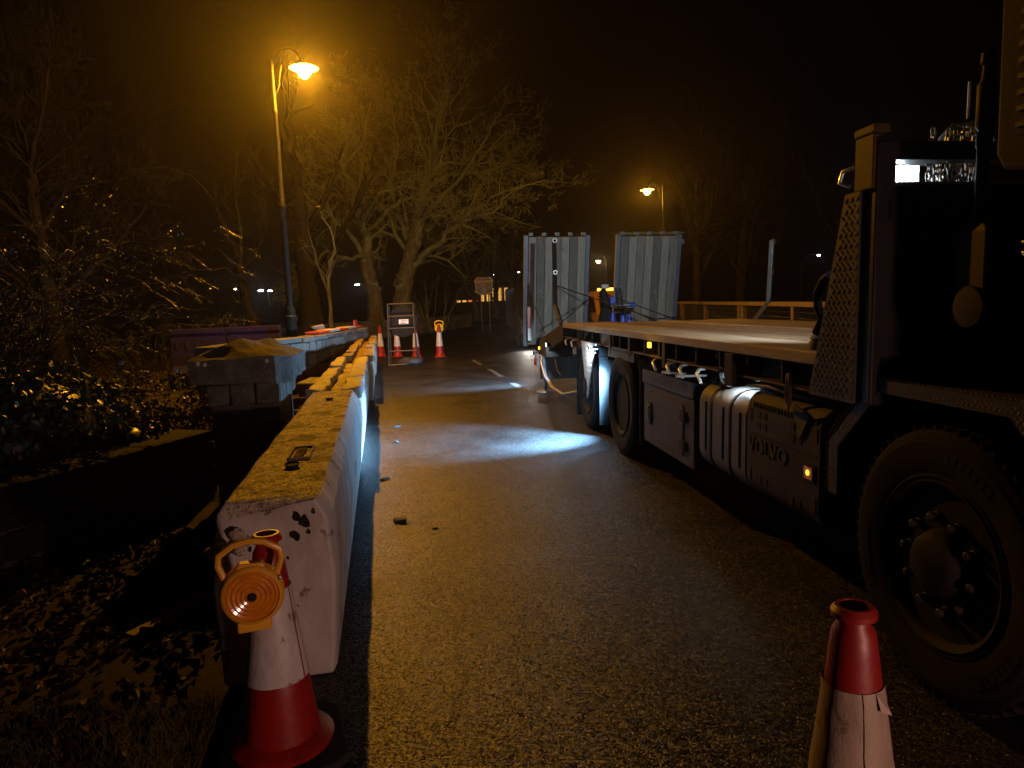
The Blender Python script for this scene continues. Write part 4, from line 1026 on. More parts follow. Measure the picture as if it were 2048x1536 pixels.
mb = MB(); mb.lathe([(.052 + .008 * math.cos(6.283 * k / 8), .008 * math.sin(6.283 * k / 8)) for k in range(8)], 20, Matrix.Translation((-.0, -2.36, .97)) @ Matrix.Rotation(R(80), 4, 'Y'), closed=True); obj('lashing_ring', mb, 'rubber', lorry, smooth=True)
mb = MB(); mb.lathe([(.055, 0), (.058, .035), (.05, .05), (.056, .053), (.04, .075), (.015, .09), (0, .092)], 18, Matrix.Translation((.09, -3.28, 1.182))); obj('twist_lock_cap', mb, 't_tank', lorry, smooth=True)

# headboard
mb = MB(); mb.box(.032, WID - .06, -3.82, -3.76, 1.05, 1.845); hb = obj('headboard', mb, 't_black', lorry, bevel=.006)
mb = MB(); mb.box(.032, WID - .06, -3.83, -3.74, 1.94, 2.01); obj('top_bar', mb, 't_black', hb, bevel=.008)
mb = MB(); mb.box(.035, WID - .06, -3.835, -3.755, 1.846, 1.856); obj('slot_edge', mb, 'steel', hb)
for xa in (-.045, WID - .06):
    mb = MB(); mb.box(xa, xa + .076, -3.86, -3.735, 1.0, 2.0); obj('corner_post', mb, 't_black', hb, bevel=.008)
mb = MB(); mb.box(-.062, -.047, -3.855, -3.74, 1.83, 2.03); mb2 = obj('post_facing', mb, 'brown_pipe', hb, bevel=.004)
mb = MB(); mb.box(-.066, .0, -3.865, -3.735, 2.032, 2.065); obj('post_cap', mb, 'brown_pipe', hb, bevel=.006)
mb = MB(); mb.tube([(-.055, -3.72, 1.93), (-.075, -3.68, 1.92), (-.075, -3.66, 1.88), (-.055, -3.7, 1.86)], .008, 6); obj('tie_loop', mb, 'steel', hb, smooth=True)
for xa in (1.0, 1.75):
    mb = MB(); mb.box(xa, xa + .06, -3.82, -3.76, 1.857, 1.938); obj('mullion', mb, 't_black', hb)
# chequer plate gusset on the left, raised tread bars
def tread(mb, inside, plane_x, y0, y1, z0, z1, pitch=.034, ln=.013, w=.0035, h=.0035, face=-1):
    iy = int((y1 - y0) / pitch) + 1; iz = int((z1 - z0) / (pitch * .62)) + 1
    for a_ in range(iy):
        for b_ in range(iz):
            y, z = y0 + (a_ + .5 * (b_ % 2)) * pitch, z0 + b_ * pitch * .62
            if not inside(y, z): continue
            t = R(52) if (b_ % 2) else R(-52)
            d, n2 = Vector((0, math.cos(t), math.sin(t))), Vector((0, -math.sin(t), math.cos(t)))
            c = Vector((plane_x, y, z)); o2 = Vector((face * h, 0, 0))
            mb.add([c - d * ln, c + n2 * w, c + d * ln, c - n2 * w, c + o2], [(0, 1, 4), (1, 2, 4), (2, 3, 4), (3, 0, 4)])
gp = [(-3.44, 1.0), (-3.78, 1.0), (-3.78, 1.83), (-3.68, 1.83), (-3.56, 1.4)]
mb = MB(); mb.prism(gp, 'x', -.062, -.052); gu = obj('gusset_plate', mb, 'chequer', lorry)
def in_g(y, z):
    lo = -3.44 + (z - 1.0) * (-.12 / .4) if z < 1.4 else -3.56 + (z - 1.4) * (-.12 / .43)
    return -3.77 < y < lo - .012 and 1.01 < z < 1.82
mb = MB(); tread(mb, in_g, -.0625, -3.8, -3.4, 1.0, 1.83, .036, .016, .005, .005); obj('tread_pattern', mb, 'tread_metal', gu, kind='stuff')
mb = MB(); mb.prism([(-3.47, 1.18), (-3.4, 1.2), (-3.52, 1.5), (-3.56, 1.5)], 'x', .0, .05); obj('strap_guard', mb, 't_chassis', lorry, bevel=.005)
mb = MB(); mb.tube([(-.02, -3.52, 1.52), (-.02, -3.47, 1.5), (-.02, -3.42, 1.44), (-.02, -3.43, 1.38), (-.02, -3.47, 1.33), (-.02, -3.42, 1.27)], .02, 8); obj('lashing_strap', mb, 't_chassis', lorry, smooth=True)
# work lamp on the back of the headboard and lit brackets seen through the slot
mb = MB(); mb.box(.14, .3, -3.735, -3.68, 1.945, 2.0); wl = obj('work_lamp', mb, 'rubber', lorry, bevel=.006)
mb = MB(); mb.box(.15, .29, -3.679, -3.674, 1.95, 1.995); obj('lens', mb, 'lens_cool', wl)
mb = MB(); mb.box(.28, .385, -3.5, -3.485, 1.7, 1.985); obj('lamp_bracket', mb, 'galv', lorry, bevel=.004)
mb = MB(); mb.box(.1, .155, -3.66, -3.64, 1.7, 1.96); obj('lamp_bracket', mb, 'galv', lorry, bevel=.004)
mb = MB(); mb.tube([(.38, -3.6, 2.0), (.41, -3.6, 2.07), (.46, -3.6, 2.12), (.53, -3.6, 2.14), (.6, -3.6, 2.12), (.64, -3.6, 2.06), (.65, -3.6, 1.98)], .016, 10); obj('grab_hoop', mb, 'galv', lorry, smooth=True)
mb = MB(); mb.tube([(.52, -3.6, 1.98), (.52, -3.6, 2.3)], .007, 8); obj('aerial', mb, 'galv', lorry, smooth=True)
add_light('SPOT', 'work_lamp_light', (.22, -3.66, 1.965), P_BED, (.86, .95, 1), lorry, .04, (1.7, 5.4, 1.95), 84, .8)
add_light('POINT', 'work_lamp_spill', (.2, -3.6, 1.9), 2.5, COOL, lorry, .03)

# ramps folded up at the tail
TAIL_S, TAIL_Z = 5.55, .74
def ramp(x0, x1, first):
    tilt = Matrix.Translation((0, TAIL_S, TAIL_Z)) @ Matrix.Rotation(R(11), 4, 'X')
    h = 1.86
    mb = MB()
    for xa in (x0, x1 - .07): mb.box(xa, xa + .07, -.045, .05, 0, h, mtx=tilt)
    for z in (.02, .6, 1.2, h - .09): mb.box(x0 + .071, x1 - .071, .012, .05, z, z + .06, mtx=tilt)
    rp = obj('ramp', mb, 'rampsteel', lorry, bevel=.006)
    n_ = 7; w = (x1 - x0 - .146) / n_
    for i in range(n_):
        mb = MB(); xa = x0 + .073 + i * w
        mb.box(xa + .003, xa + w - .003, -.05 + random.uniform(-.006, .006), .01, .03, h - .03 + random.uniform(-.012, .012), mtx=tilt); obj('plank', mb, ['rampwood', 'rampwood_b', 'rampwood', 'rampwood_c'][(i + int(x0 > 1)) % 4], rp, bevel=.004, seg=1)
    for i in range(5):
        mb = MB(); xa = x0 + .08 + i * (x1 - x0 - .22) / 4; mb.box(xa, xa + .07, -.03, .03, h - .005, h + .045, mtx=tilt); obj('cleat', mb, 'rampsteel', rp, bevel=.004)
    return rp
ramp(-.22, .88, True); r2 = ramp(1.33, 2.45, False)
mb = MB(); tl2 = Matrix.Translation((0, TAIL_S, TAIL_Z)) @ Matrix.Rotation(R(11), 4, 'X')
mb.box(2.451, 2.5, -.03, .03, 1.7, 1.78, mtx=tl2); obj('end_pin', mb, 'rampsteel', r2)
mb = MB()
for i in range(60):
    x = random.uniform(1.4, 2.4); z = 1.86; p = tl2 @ Vector((x, random.uniform(-.02, .02), z)); mb.tube([p, p + Vector((random.uniform(-.1, .1), 0, random.uniform(.01, .06))), p + Vector((random.uniform(-.2, .2), 0, random.uniform(-.0, .03)))], .0025, 3, cap=False)
obj('caught_straw', mb, 'twig', r2, kind='stuff')
mb = MB(); mb.box(-.165, -.125, 5.3, 5.36, .8, 2.55); rs = obj('marker_strip', mb, 'brown_pipe', lorry, bevel=.004)
mb = MB(); mb.box(-.17, -.115, 5.285, 5.298, 1.05, 1.4); obj('red_band', mb, 'red_refl', rs); mb = MB(); mb.box(-.17, -.115, 5.285, 5.298, .84, 1.045); obj('white_band', mb, 'white_refl', rs)
for (p, q) in (((1.3, 3.0, 1.2), (.3, 5.2, 1.75)), ((1.35, 3.1, 1.2), (2.35, 5.15, 1.18)), ((.95, 4.9, 1.55), (1.75, 4.2, 1.12)), ((.95, 4.9, 1.63), (1.95, 4.0, 1.16)), ((.0, 3.0, 1.2), (.85, 5.2, 1.5)), ((-.12, 5.4, 1.65), (-.02, 4.4, .98)), ((2.5, 5.2, 1.62), (2.46, 3.4, 1.15))):
    mb = MB(); mb.tube([p, q], .008, 6); obj('tie_rod', mb, 'rubber', lorry)
# beavertail
mb = MB(); mb.prism([(2.96, 1.175), (5.6, .8), (5.6, .62), (4.9, .62), (2.96, .95)], 'x', .0, .05); bt = obj('tail_side', mb, 't_chassis', lorry, bevel=.006)
mb = MB(); mb.prism([(2.96, 1.175), (5.6, .8), (5.6, .62), (4.9, .62), (2.96, .95)], 'x', WID - .05, WID); obj('tail_side', mb, 't_chassis', lorry, bevel=.006)
mb = MB(); mb.prism([(2.97, 1.172), (5.55, .805), (5.55, .755), (2.97, 1.12)], 'x', .052, WID - .052); obj('tail_deck', mb, 'deckwood', lorry)
mb = MB(); mb.box(.0, .9, 5.1, 5.14, .2, .6); obj('tail_flap', mb, 'conc_grey', lorry, bevel=.006)
mb = MB(); mb.box(-.02, .4, 4.3, 4.75, .62, .9); obj('tail_locker', mb, 't_chassis', lorry, bevel=.01)
mb = MB(); mb.box(.05, WID - .05, 5.3, 5.4, .4, .52); obj('underrun_bar', mb, 'galv', lorry, bevel=.008)
mb = MB(); mb.box(-.03, .02, 5.28, 5.46, .3, .62); mb2 = obj('tail_lamp_box', mb, 'hook', lorry, bevel=.006)
mb = MB(); mb.lathe([(.06, 0), (.06, .03), (0, .035)], 12, Matrix.Translation((-.031, 5.37, .48)) @ Matrix.Rotation(R(-90), 4, 'Y')); obj('reflector', mb, 'red_refl', mb2)
mb = MB(); mb.tube([(.02, 4.75, .62), (.02, 4.75, .06)], .035, 8); mb.lathe([(.14, .03), (.13, .05), (.04, .07)], 16, Matrix.Translation((.02, 4.75, 0))); obj('support_leg', mb, 'galv', lorry, smooth=True)
for k, (dx, dz) in enumerate(((0, 0), (.03, -.02))):
    mb = MB(); mb.tube([(.04 + dx, 5.0, .66 + dz), (-.02 + dx, 4.85, .5 + dz), (-.02 + dx, 4.5, .32 + dz), (.0 + dx, 4.0, .2 + dz), (.05 + dx, 3.3, .17 + dz), (.2, 2.6, .3)], .016, 8); obj('air_hose', mb, 'hose', lorry, smooth=True)
mb = MB(); mb.tube([(.1, 4.2, .6), (.08, 3.9, .45), (.06, 3.5, .42), (.08, 3.1, .6), (.1, 2.9, .7)], .014, 8); obj('air_hose', mb, 'black_hose', lorry, smooth=True)
mb = MB(); mb.tube([(.06, 5.3, .62), (-.06, 5.25, .66), (-.07, 5.2, .58), (-.02, 5.22, .52)], .012, 6); obj('cable_loop', mb, 'hose', lorry, smooth=True)
mb = MB(); mb.box(-.06, .05, 4.0, 4.08, .8, .86); tlp = obj('tail_work_lamp', mb, 'rubber', lorry, bevel=.005)
mb = MB(); mb.box(-.065, -.061, 4.01, 4.07, .805, .855); obj('lens', mb, 'lens_cool', tlp)
add_light('SPOT', 'tail_work_light', (-.13, 5.75, .72), P_TAIL, (.36, .64, 1), lorry, .08, (-1.7, 7.6, 0), 140, 1)
add_light('SPOT', 'tail_gear_light', (-.1, 4.05, .79), 22, (.6, .8, 1), lorry, .03, (-.1, 4.9, .3), 100, .7)
mb = MB(); mb.box(-.05, .04, 5.66, 5.73, .57, .63); rl = obj('rear_work_lamp', mb, 'rubber', lorry, bevel=.005)
mb = MB(); mb.box(-.055, -.051, 5.67, 5.72, .575, .625); obj('lens', mb, 'lens_cool', rl)
mb = MB(); mb.box(-.035, -.012, 5.0, 5.05, .7, .75); obj('amber_marker', mb, 'amber_on', lorry, bevel=.005)

# stakes
def stake(x, pts, nm):
    mb = MB(); mb.tube([(x, *p) for p in pts], .034, 4); st = obj('stake', mb, nm, lorry, bevel=.004)
    (ya, za), (yb, zb) = pts[-2], pts[-1]
    for f in (.45, .97):
        mb = MB(); y, z = ya + (yb - ya) * f, za + (zb - za) * f
        mb.lathe([(.026 + .006 * math.cos(6.283 * k / 6), .006 * math.sin(6.283 * k / 6)) for k in range(6)], 14, Matrix.Translation((x, y - .045, z)) @ Matrix.Rotation(R(90), 4, 'X'), closed=True); obj('eye_ring', mb, 'steel', st, smooth=True)
stake(-.02, [(2.96, 1.16), (3.42, 1.42), (3.42, 1.5), (3.45, 2.34)], 't_chassis')
stake(2.42, [(2.45, 1.12), (2.0, 1.4), (1.98, 1.46), (1.92, 2.16)], 'galv')

# wheels
def wheel(s, flip, kind):
    P0 = Matrix.Translation((0 if not flip else WID, s, .487)) @ (Matrix.Rotation(R(180), 4, 'Z') if flip else Matrix.Identity(4)) @ Matrix.Rotation(R(-90), 4, 'Y')
    rim = [(.268, -.2), (.28, -.02), (.296, -.004), (.292, .006), (.276, -.004), (.266, -.03)]
    if kind == 'dual': rim += [(.256, -.15), (.24, -.17), (.13, -.175), (.12, -.12), (.085, -.1), (0, -.1)]
    else: rim += [(.258, -.075), (.245, -.08), (.215, -.05), (.19, -.035), (.125, -.03), (.12, -.01), (.105, .02), (.085, .035), (0, .038)]
    mb = MB(); mb.lathe(rim, 44, P0); w = obj('wheel', mb, 'rim', lorry, smooth=True)
    def tyre_prof(h0):
        pr = [(.278, h0 - .03), (.29, h0 - .006), (.31, h0 + .001), (.318, h0 - .004), (.35, h0 + .006), (.4, h0 + .01), (.43, h0 + .008), (.436, h0 + .002), (.452, h0), (.47, h0 - .012), (.483, h0 - .035), (.487, h0 - .05)]
        h_ = h0 - .05
        for _ in range(4): pr += [(.487, h_ - .03), (.475, h_ - .033), (.475, h_ - .043), (.487, h_ - .046)]; h_ -= .046
        pr += [(.484, h0 - .26), (.46, h0 - .285), (.4, h0 - .295), (.3, h0 - .29)]
        return pr
    mb = MB(); mb.lathe(tyre_prof(0), 64, P0)
    if kind == 'dual': mb.lathe(tyre_prof(-.33), 40, P0)
    # shoulder lugs and raised sidewall lettering blocks
    for k in range(56):
        a_ = 6.283 * k / 56
        mb.box(-.007, .007, .455, .4885, -.05, -.012, mtx=P0 @ Matrix.Rotation(a_, 4, 'Z'))
    obj('tyre', mb, 'tyre', w, smooth=True)
    mb = MB(); rg = random.Random(s)
    for c0 in (0, 2.2, 4.1):
        for k in range(7): mb.box(-.012 - .004 * rg.random(), .012, .37, .405, .009, .0125, mtx=P0 @ Matrix.Rotation(c0 + k * .085, 4, 'Z'))
    obj('sidewall_lettering', mb, 'tyre', w, kind='stuff')
    r_, h_ = (.165, -.03) if kind != 'dual' else (.165, -.175)
    for k in range(10):
        a_ = 6.283 * k / 10 + .2
        mb = MB(); mb.lathe([(.019, -.005), (.019, .012), (.016, .014), (.016, .038), (.01, .044), (0, .045)], 8, P0 @ Matrix.Translation((r_ * math.cos(a_), r_ * math.sin(a_), h_))); obj('wheel_nut', mb, 'nut', w)
    return w
for s, kd in ((-4.2, 'steer'), (0, 'dual'), (1.46, 'tag')):
    wheel(s, False, kd); wheel(s, True, kd)

# rear mudguards and flaps
for (sa, sb) in ((-.56, .56), (.93, 2.05)):
    mb = MB(); mb.prism([(sa, .86), (sa + .06, .975), (sb - .06, .975), (sb, .86), (sb - .012, .86), (sb - .066, .962), (sa + .066, .962), (sa + .012, .86)], 'x', .012, .62); mg = obj('mudguard', mb, 't_chassis', lorry)
    mb = MB(); mb.box(-.004, .011, sa + .1, sb - .1, .9, .97); obj('guard_lip', mb, 't_cover', mg, bevel=.006)
    for k in range(12):
        mb = MB(); mb.box(-.006, .0, sa + .1 + k * .075, sa + .13 + k * .075, .974, .988); obj('tread_bar', mb, 'chequer', mg)
mb = MB(); mb.box(.01, .58, 2.1, 2.115, .06, .95); obj('mud_flap', mb, 'rubber', lorry)
mb = MB(); mb.box(.02, .62, .935, .947, .12, .95); obj('mud_flap', mb, 'rubber', lorry)  # added flap, keeps the side lamp's light off the tag wheel tread
mb = MB(); mb.box(.01, .58, -.6, -.588, .2, .95); obj('mud_flap', mb, 'rubber', lorry)
mb = MB(); mb.prism([(.92, 1.0), (1.66, 1.0), (1.44, .5), (1.36, .36), (1.3, .5)], 'x', -.024, -.012); vp = obj('wheel_infill_plate', mb, 'chequer_clean', lorry)
mb = MB(); tread(mb, lambda y, z: .4 < z < .98 and 1.0 + (1 - z) * .4 < y < 1.6 - (1 - z) * .4, -.0245, .9, 1.7, .35, 1.0, .05, .018, .004, .003); obj('tread_pattern', mb, 'chequer_clean', vp, kind='stuff')
mb = MB(); mb.box(-.07, -.0, .78, .86, .955, .985); ax = obj('side_work_lamp', mb, 'rubber', lorry, bevel=.004)
mb = MB(); mb.box(-.068, -.03, .785, .855, .95, .954); obj('lens', mb, 'lens_cool', ax)
add_light('SPOT', 'side_work_light', (.2, .73, .84), P_AXLE, (.24, .56, 1), lorry, .04, (-.8, .98, 0), 74, .9)
add_light('SPOT', 'added_barrier_flood', (.2, .73, .62), 300, (.24, .56, 1), lorry, .04, (-1.5, .95, .5), 150, 1)  # extra flood added to brighten the barrier's road side
add_light('POINT', 'added_plate_fill', (-.16, 1.25, .86), 5, COOL, lorry, .03)  # unmounted point added to brighten the infill plate
mb = MB(); mb.box(.5, .52, -1.5, -.64, .7, .98); obj('side_plate', mb, 't_tank', lorry)

# toolbox with open tray top
mb = MB(); mb.box(.02, .55, -1.84, -.68, .27, .76); tb = obj('toolbox', mb, 't_dust', lorry, bevel=.008)
mb = MB(); mb.box(.008, .0195, -1.64, -.86, .33, .7); dr = obj('door', mb, 't_dust', tb, bevel=.004)
for z in (.37, .58):
    mb = MB(); mb.box(-.006, .0185, -1.7, -1.61, z, z + .075); obj('hinge', mb, 'rubber', tb, bevel=.004)
mb = MB(); mb.box(-.004, .0075, -.95, -.88, .44, .62); obj('latch', mb, 'rubber', dr, bevel=.006)
mb = MB(); mb.tube([(-.006, -.915, .6), (-.02, -.915, .58), (-.02, -.915, .5), (-.006, -.915, .47)], .008, 6); obj('latch_handle', mb, 'galv', dr, smooth=True)
mb = MB(); mb.box(.006, .018, -1.84, -.68, .765, .872); ts = obj('tray_side', mb, 'chequer', lorry)
mb = MB(); tread(mb, lambda y, z: -1.83 < y < -.69 and .775 < z < .865, .0055, -1.84, -.68, .77, .87, .06, .024, .004, .003); obj('tread_pattern', mb, 'tread_metal', ts, kind='stuff')
mb = MB(); mb.box(.02, .55, -1.84, -1.825, .765, .87); mb2 = obj('tray_end', mb, 't_black', lorry); mb = MB(); mb.box(.02, .55, -.695, -.68, .765, .87); obj('tray_end', mb, 't_black', lorry)
rg = random.Random(5)
for i in range(6):
    mb = MB(); pts = []; p = Vector((.12 + .3 * rg.random(), -1.7 + i * .16, .82))
    for k in range(9): pts.append(tuple(p + Vector((.1 * math.sin(k * 1.3 + i), .09 * math.cos(k * .9 + i * 2), .05 * math.sin(k * .8 + i) + .03))))
    mb.tube(pts, .022 if i % 2 else .014, 7)
    o = obj('lashing_strap', mb, ['sandbag', 'rag'][i % 2], smooth=True, label='crumpled lashing strap heaped in the open tray above the toolbox', cat='strap', group='straps in the toolbox tray'); on_lorry(o, (0, 0, 0))
for i, (x, y, z) in enumerate(((.06, -1.36, .895), (.1, -1.62, .9))):
    mb = MB(); mb.box(-.012, .012, -.09, .09, -.008, .008); mb.lathe([(.02, -.01), (.035, -.008), (.035, .008), (.02, .01)], 12, Matrix.Translation((0, .1, 0)), closed=True)
    o = obj('ratchet_handle', mb, 'hook', label='pale ratchet handle lying on the straps in the toolbox tray', cat='ratchet', group='ratchets in the toolbox tray', bevel=.003); on_lorry(o, (x, y, z), .5 + i)

# fuel tank, straps, battery cover with raised maker's name
def rrect(x0, x1, z0, z1, r, n_=7):
    pts = []
    for cx, cz, a0 in ((x1 - r, z1 - r, 0), (x0 + r, z1 - r, 90), (x0 + r, z0 + r, 180), (x1 - r, z0 + r, 270)):
        for k in range(n_): a_ = R(a0 + 90 * k / (n_ - 1)); pts.append((cx + r * math.cos(a_), cz + r * math.sin(a_)))
    return pts
mb = MB(); mb.prism(rrect(.015, .64, .33, .89, .13), 'y', -2.665, -1.93); tk = obj('fuel_tank', mb, 't_tank', lorry, smooth=True, bevel=.025, seg=3)
for y in (-2.14, -2.43):
    mb = MB(); mb.prism(rrect(.009, .646, .324, .896, .134), 'y', y - .012, y + .012); obj('tank_strap', mb, 'rubber', tk, smooth=True)
for y in (-2.06, -2.33, -2.57):
    mb = MB(); mb.box(.008, .0165, y - .006, y + .006, .46, .78); obj('pressed_rib', mb, 'rubber', tk)
mb = MB(); mb.box(.06, .15, -2.28, -2.16, .892, .925); obj('filler_cap', mb, 'rubber', tk, bevel=.008)
mb = MB(); mb.box(.15, .2, -2.0, -1.94, .916, 1.0); obj('tank_bracket', mb, 'galv', tk); mb = MB(); mb.box(.12, .17, -2.6, -2.55, .916, .985); obj('tank_bracket', mb, 'galv', tk)
mb = MB(); mb.prism(rrect(.0, .6, .355, .93, .1), 'y', -3.47, -2.68); cv = obj('battery_cover', mb, 't_cover', lorry, smooth=True, bevel=.03, seg=3)
mt_ = Matrix(((0, 0, -1, 0), (-1, 0, 0, 0), (0, 1, 0, 0), (0, 0, 0, 1)))
me = text_mesh('VOLVO', .115, .004); o = link('lettering', me, 't_dust', cv); o.matrix_local = Matrix.Translation((-.003, -2.94, .635)) @ mt_ @ Matrix.Diagonal((1.12, 1, 1, 1))
for y in (-2.735, -3.4):
    for z in (.47, .8):
        mb = MB(); mb.box(-.004, .0, y - .022, y + .022, z - .035, z + .035); obj('fixing_recess', mb, 'dark_hole', cv, bevel=.003)
for (y0_, z0_) in ((-2.84, .75), (-3.2, .75), (-2.86, .46), (-3.2, .44)):
    for a_ in (0, 1):
        for b_ in ((0, 1) if z0_ > .6 else (0,)):
            mb = MB(); mb.box(-.0035, .0, y0_ - a_ * .07 - .018, y0_ - a_ * .07 + .018, z0_ + b_ * .06 - .02, z0_ + b_ * .06 + .02); obj('moulded_square', mb, 't_chassis', cv, bevel=.002)
for k in range(20):
    mb = MB(); y = -2.78 - k * .033; mb.box(-.003, .004, y - .005, y + .005, .845, .875); obj('moulded_rib', mb, 't_cover', cv)
mb = MB(); mb.box(-.003, .001, -3.42, -2.72, .695, .702); obj('moulded_line', mb, 't_chassis', cv)
mb = MB(); mb.box(-.006, .0, -3.415, -3.31, .57, .66); lf = obj('marker_lamp', mb, 'rubber', cv, bevel=.004); mb = MB(); mb.box(-.012, -.0065, -3.4, -3.325, .585, .645); ln_ = obj('lens', mb, 'amber_lens', lf, bevel=.003); mb = MB(); mb.lathe([(0, 0), (.014, .002), (.009, .006), (0, .007)], 9, Matrix.Translation((-.0125, -3.365, .618)) @ Matrix.Rotation(R(-90), 4, 'Y')); obj('bulb', mb, 'amber_on', lf)
mb = MB(); mb.prism([(-3.3, .9), (-3.2, .93), (-3.25, .82), (-3.28, .76), (-3.31, .8), (-3.36, .88)], 'x', -.012, -.004); obj('torn_tape', mb, 'rag', cv)
mb = MB(); mb.box(-.012, .03, -.99, -.93, 1.06, 1.115); al = obj('marker_lamp', mb, 'rubber', lorry); mb = MB(); mb.box(-.03, -.0125, -.99, -.93, 1.065, 1.11); obj('lens', mb, 'amber_on', al, bevel=.004)
add_light('POINT', 'marker_light', (-.06, -.96, 1.05), .5, (1, .5, .05), lorry, .02)
mb = MB(); mb.box(.03, .098, -2.4, -2.3, .974, .988); tl3 = obj('tank_lamp', mb, 'rubber', lorry); mb = MB(); mb.box(.035, .09, -2.395, -2.305, .97, .9735); obj('lens', mb, 'lens_cool', tl3)
add_light('POINT', 'tank_lamp_light', (.09, -2.42, .962), P_TANK, COOL, lorry, .02)
# black hoses on top of the tank
for i in range(4):
    mb = MB(); mb.tube([(.05 + .05 * i, -2.6, .95), (.03 + .05 * i, -2.9, .97 + .01 * i), (.06 + .04 * i, -3.2, .95), (.2, -3.6, .98)], .018, 8); obj('air_hose', mb, 'black_hose', lorry, smooth=True)

# front wheel guard of chequer plate, catwalk
gpth = [(-3.55, .58), (-3.55, .8), (-3.85, 1.1), (-4.52, 1.1), (-4.84, .8), (-4.84, .58)]
mb = MB()
inn = [(-3.6, .58), (-3.6, .785), (-3.875, 1.055), (-4.5, 1.055), (-4.79, .785), (-4.79, .58)]
for i in range(5):
    mb.prism([gpth[i], gpth[i + 1], inn[i + 1], inn[i]], 'x', -.02, -.012)
fg = obj('front_wheel_guard', mb, 'chequer', lorry)
mb = MB()
def in_edge(y, z):
    for i in range(5):
        (y0_, z0_), (y1_, z1_) = gpth[i], gpth[i + 1]; d = Vector((y1_ - y0_, z1_ - z0_)); L_ = d.length; d /= L_; q = Vector((y - y0_, z - z0_)); t = q.dot(d); n_ = q.x * d.y - q.y * d.x
        if 0 < t < L_ and .008 < abs(n_) < .042: return True
    return False
tread(mb, in_edge, -.0205, -4.86, -3.54, .58, 1.12, .022, .0085, .0025, .002); obj('tread_pattern', mb, 'tread_metal', fg, kind='stuff')
for i in range(5):
    mb = MB(); a_, b_ = Vector(gpth[i]), Vector(gpth[i + 1]); d = (b_ - a_).normalized(); n_ = Vector((d.y, -d.x)) * .004
    mb.prism([tuple(a_), tuple(b_), tuple(b_ + n_), tuple(a_ + n_)], 'x', -.02, .42); obj('guard_panel', mb, 'chequer', fg)

# grab column beside the cab: box, pipe and round cover
mb = MB(); mb.box(.07, .13, -4.27, -4.14, 1.4, 1.63); mb.add([(.07, -4.27, 1.63), (.13, -4.27, 1.63), (.13, -4.14, 1.63), (.07, -4.14, 1.63), (.09, -4.22, 1.68), (.12, -4.22, 1.68), (.12, -4.18, 1.68), (.09, -4.18, 1.68)], [(4, 5, 6, 7), (0, 1, 5, 4), (1, 2, 6, 5), (2, 3, 7, 6), (3, 0, 4, 7)]); ex = obj('stack_box', mb, 'brown_pipe', lorry, bevel=.008)
mb = MB(); mb.lathe([(.021, 1.67), (.02, 1.9), (.024, 1.905), (.024, 1.95), (.019, 1.955), (.028, 1.97), (.028, 2.1), (.018, 2.115), (.014, 2.16), (.022, 2.17), (.02, 2.2), (0, 2.21)], 14, Matrix.Translation((.1, -4.2, 0))); obj('stack_pipe', mb, 'brown_pipe', lorry, smooth=True)
mb = MB(); mb.lathe([(.07, -.02), (.072, 0), (.066, .008), (.03, .012), (0, .012)], 26, Matrix.Translation((.06, -4.22, 1.38)) @ Matrix.Rotation(R(-90), 4, 'Y')); obj('round_cover', mb, 't_cover', lorry, smooth=True)
mb = MB(); mb.tube([(.08, -4.15, 1.72), (.08, -4.11, 1.68), (.08, -4.105, 1.6)], .007, 6); obj('grab_handle', mb, 'rubber', lorry, smooth=True)
mb = MB(); mb.box(.05, .1, -4.22, -4.14, 2.02, 2.12); mb = MB(); mb.prism([(.45, 1.98), (.52, 1.98), (.53, 2.1), (.5, 2.16), (.47, 2.12)], 'y', -3.93, -3.9); obj('jacket_sleeve', mb, 'hivis', label='scrap of yellow hi-vis cloth hung behind the stack pipe', cat='cloth')
bpy.data.objects['jacket_sleeve'].matrix_world = TM
# cab
cp = [(-4.9, .45), (-7.15, .45), (-7.25, 1.9), (-7.05, 2.95), (-6.7, 3.1), (-4.75, 3.1), (-4.62, 3.0), (-4.62, 1.2), (-4.9, 1.1)]
mb = MB(); mb.prism(cp, 'x', .02, WID - .02); cab = obj('cab', mb, 't_black', lorry, bevel=.06, seg=3)
for xa in (.011, WID - .019):
    mb = MB(); mb.prism([(-5.75, 1.85), (-6.85, 1.85), (-6.75, 2.6), (-5.75, 2.65)], 'x', xa, xa + .008); obj('side_window', mb, 'glass', cab)
    mb = MB(); mb.prism([(-5.65, 1.0), (-6.95, 1.0), (-6.95, 1.8), (-5.65, 1.8)], 'x', xa + .001, xa + .007); obj('door', mb, 't_black', cab)
mb = MB(); mb.prism([(-7.255, 1.95), (-7.265, 1.95), (-7.09, 2.8), (-7.08, 2.8)], 'x', .2, WID - .2); obj('windscreen', mb, 'glass', cab)
dp = [(-4.38, 1.84), (-4.41, 1.79), (-4.5, 1.77), (-4.62, 1.77), (-4.62, 3.0), (-4.44, 2.95), (-4.37, 2.5)]
mb = MB(); mb.prism(dp, 'x', -.01, .03); df = obj('side_deflector', mb, 't_chassis', lorry, bevel=.012)
mb = MB(); mb.prism([(-4.45, 1.88), (-4.6, 1.86), (-4.6, 2.3), (-4.45, 2.26)], 'x', -.014, -.0105); vt = obj('vent_recess', mb, 't_chassis', df, bevel=.003)
for k in range(8):
    mb = MB(); mb.box(-.02, -.0145, -4.6, -4.46, 1.9 + k * .045, 1.915 + k * .045); obj('louvre', mb, 't_black', vt)
for z in (1.53, 1.56):
    mb = MB(); mb.tube([(.0, -4.5, z), (-.01, -4.5, z + .01), (-.01, -4.62, z + .01)], .004, 6); obj('step_handle', mb, 'steel', lorry, smooth=True)

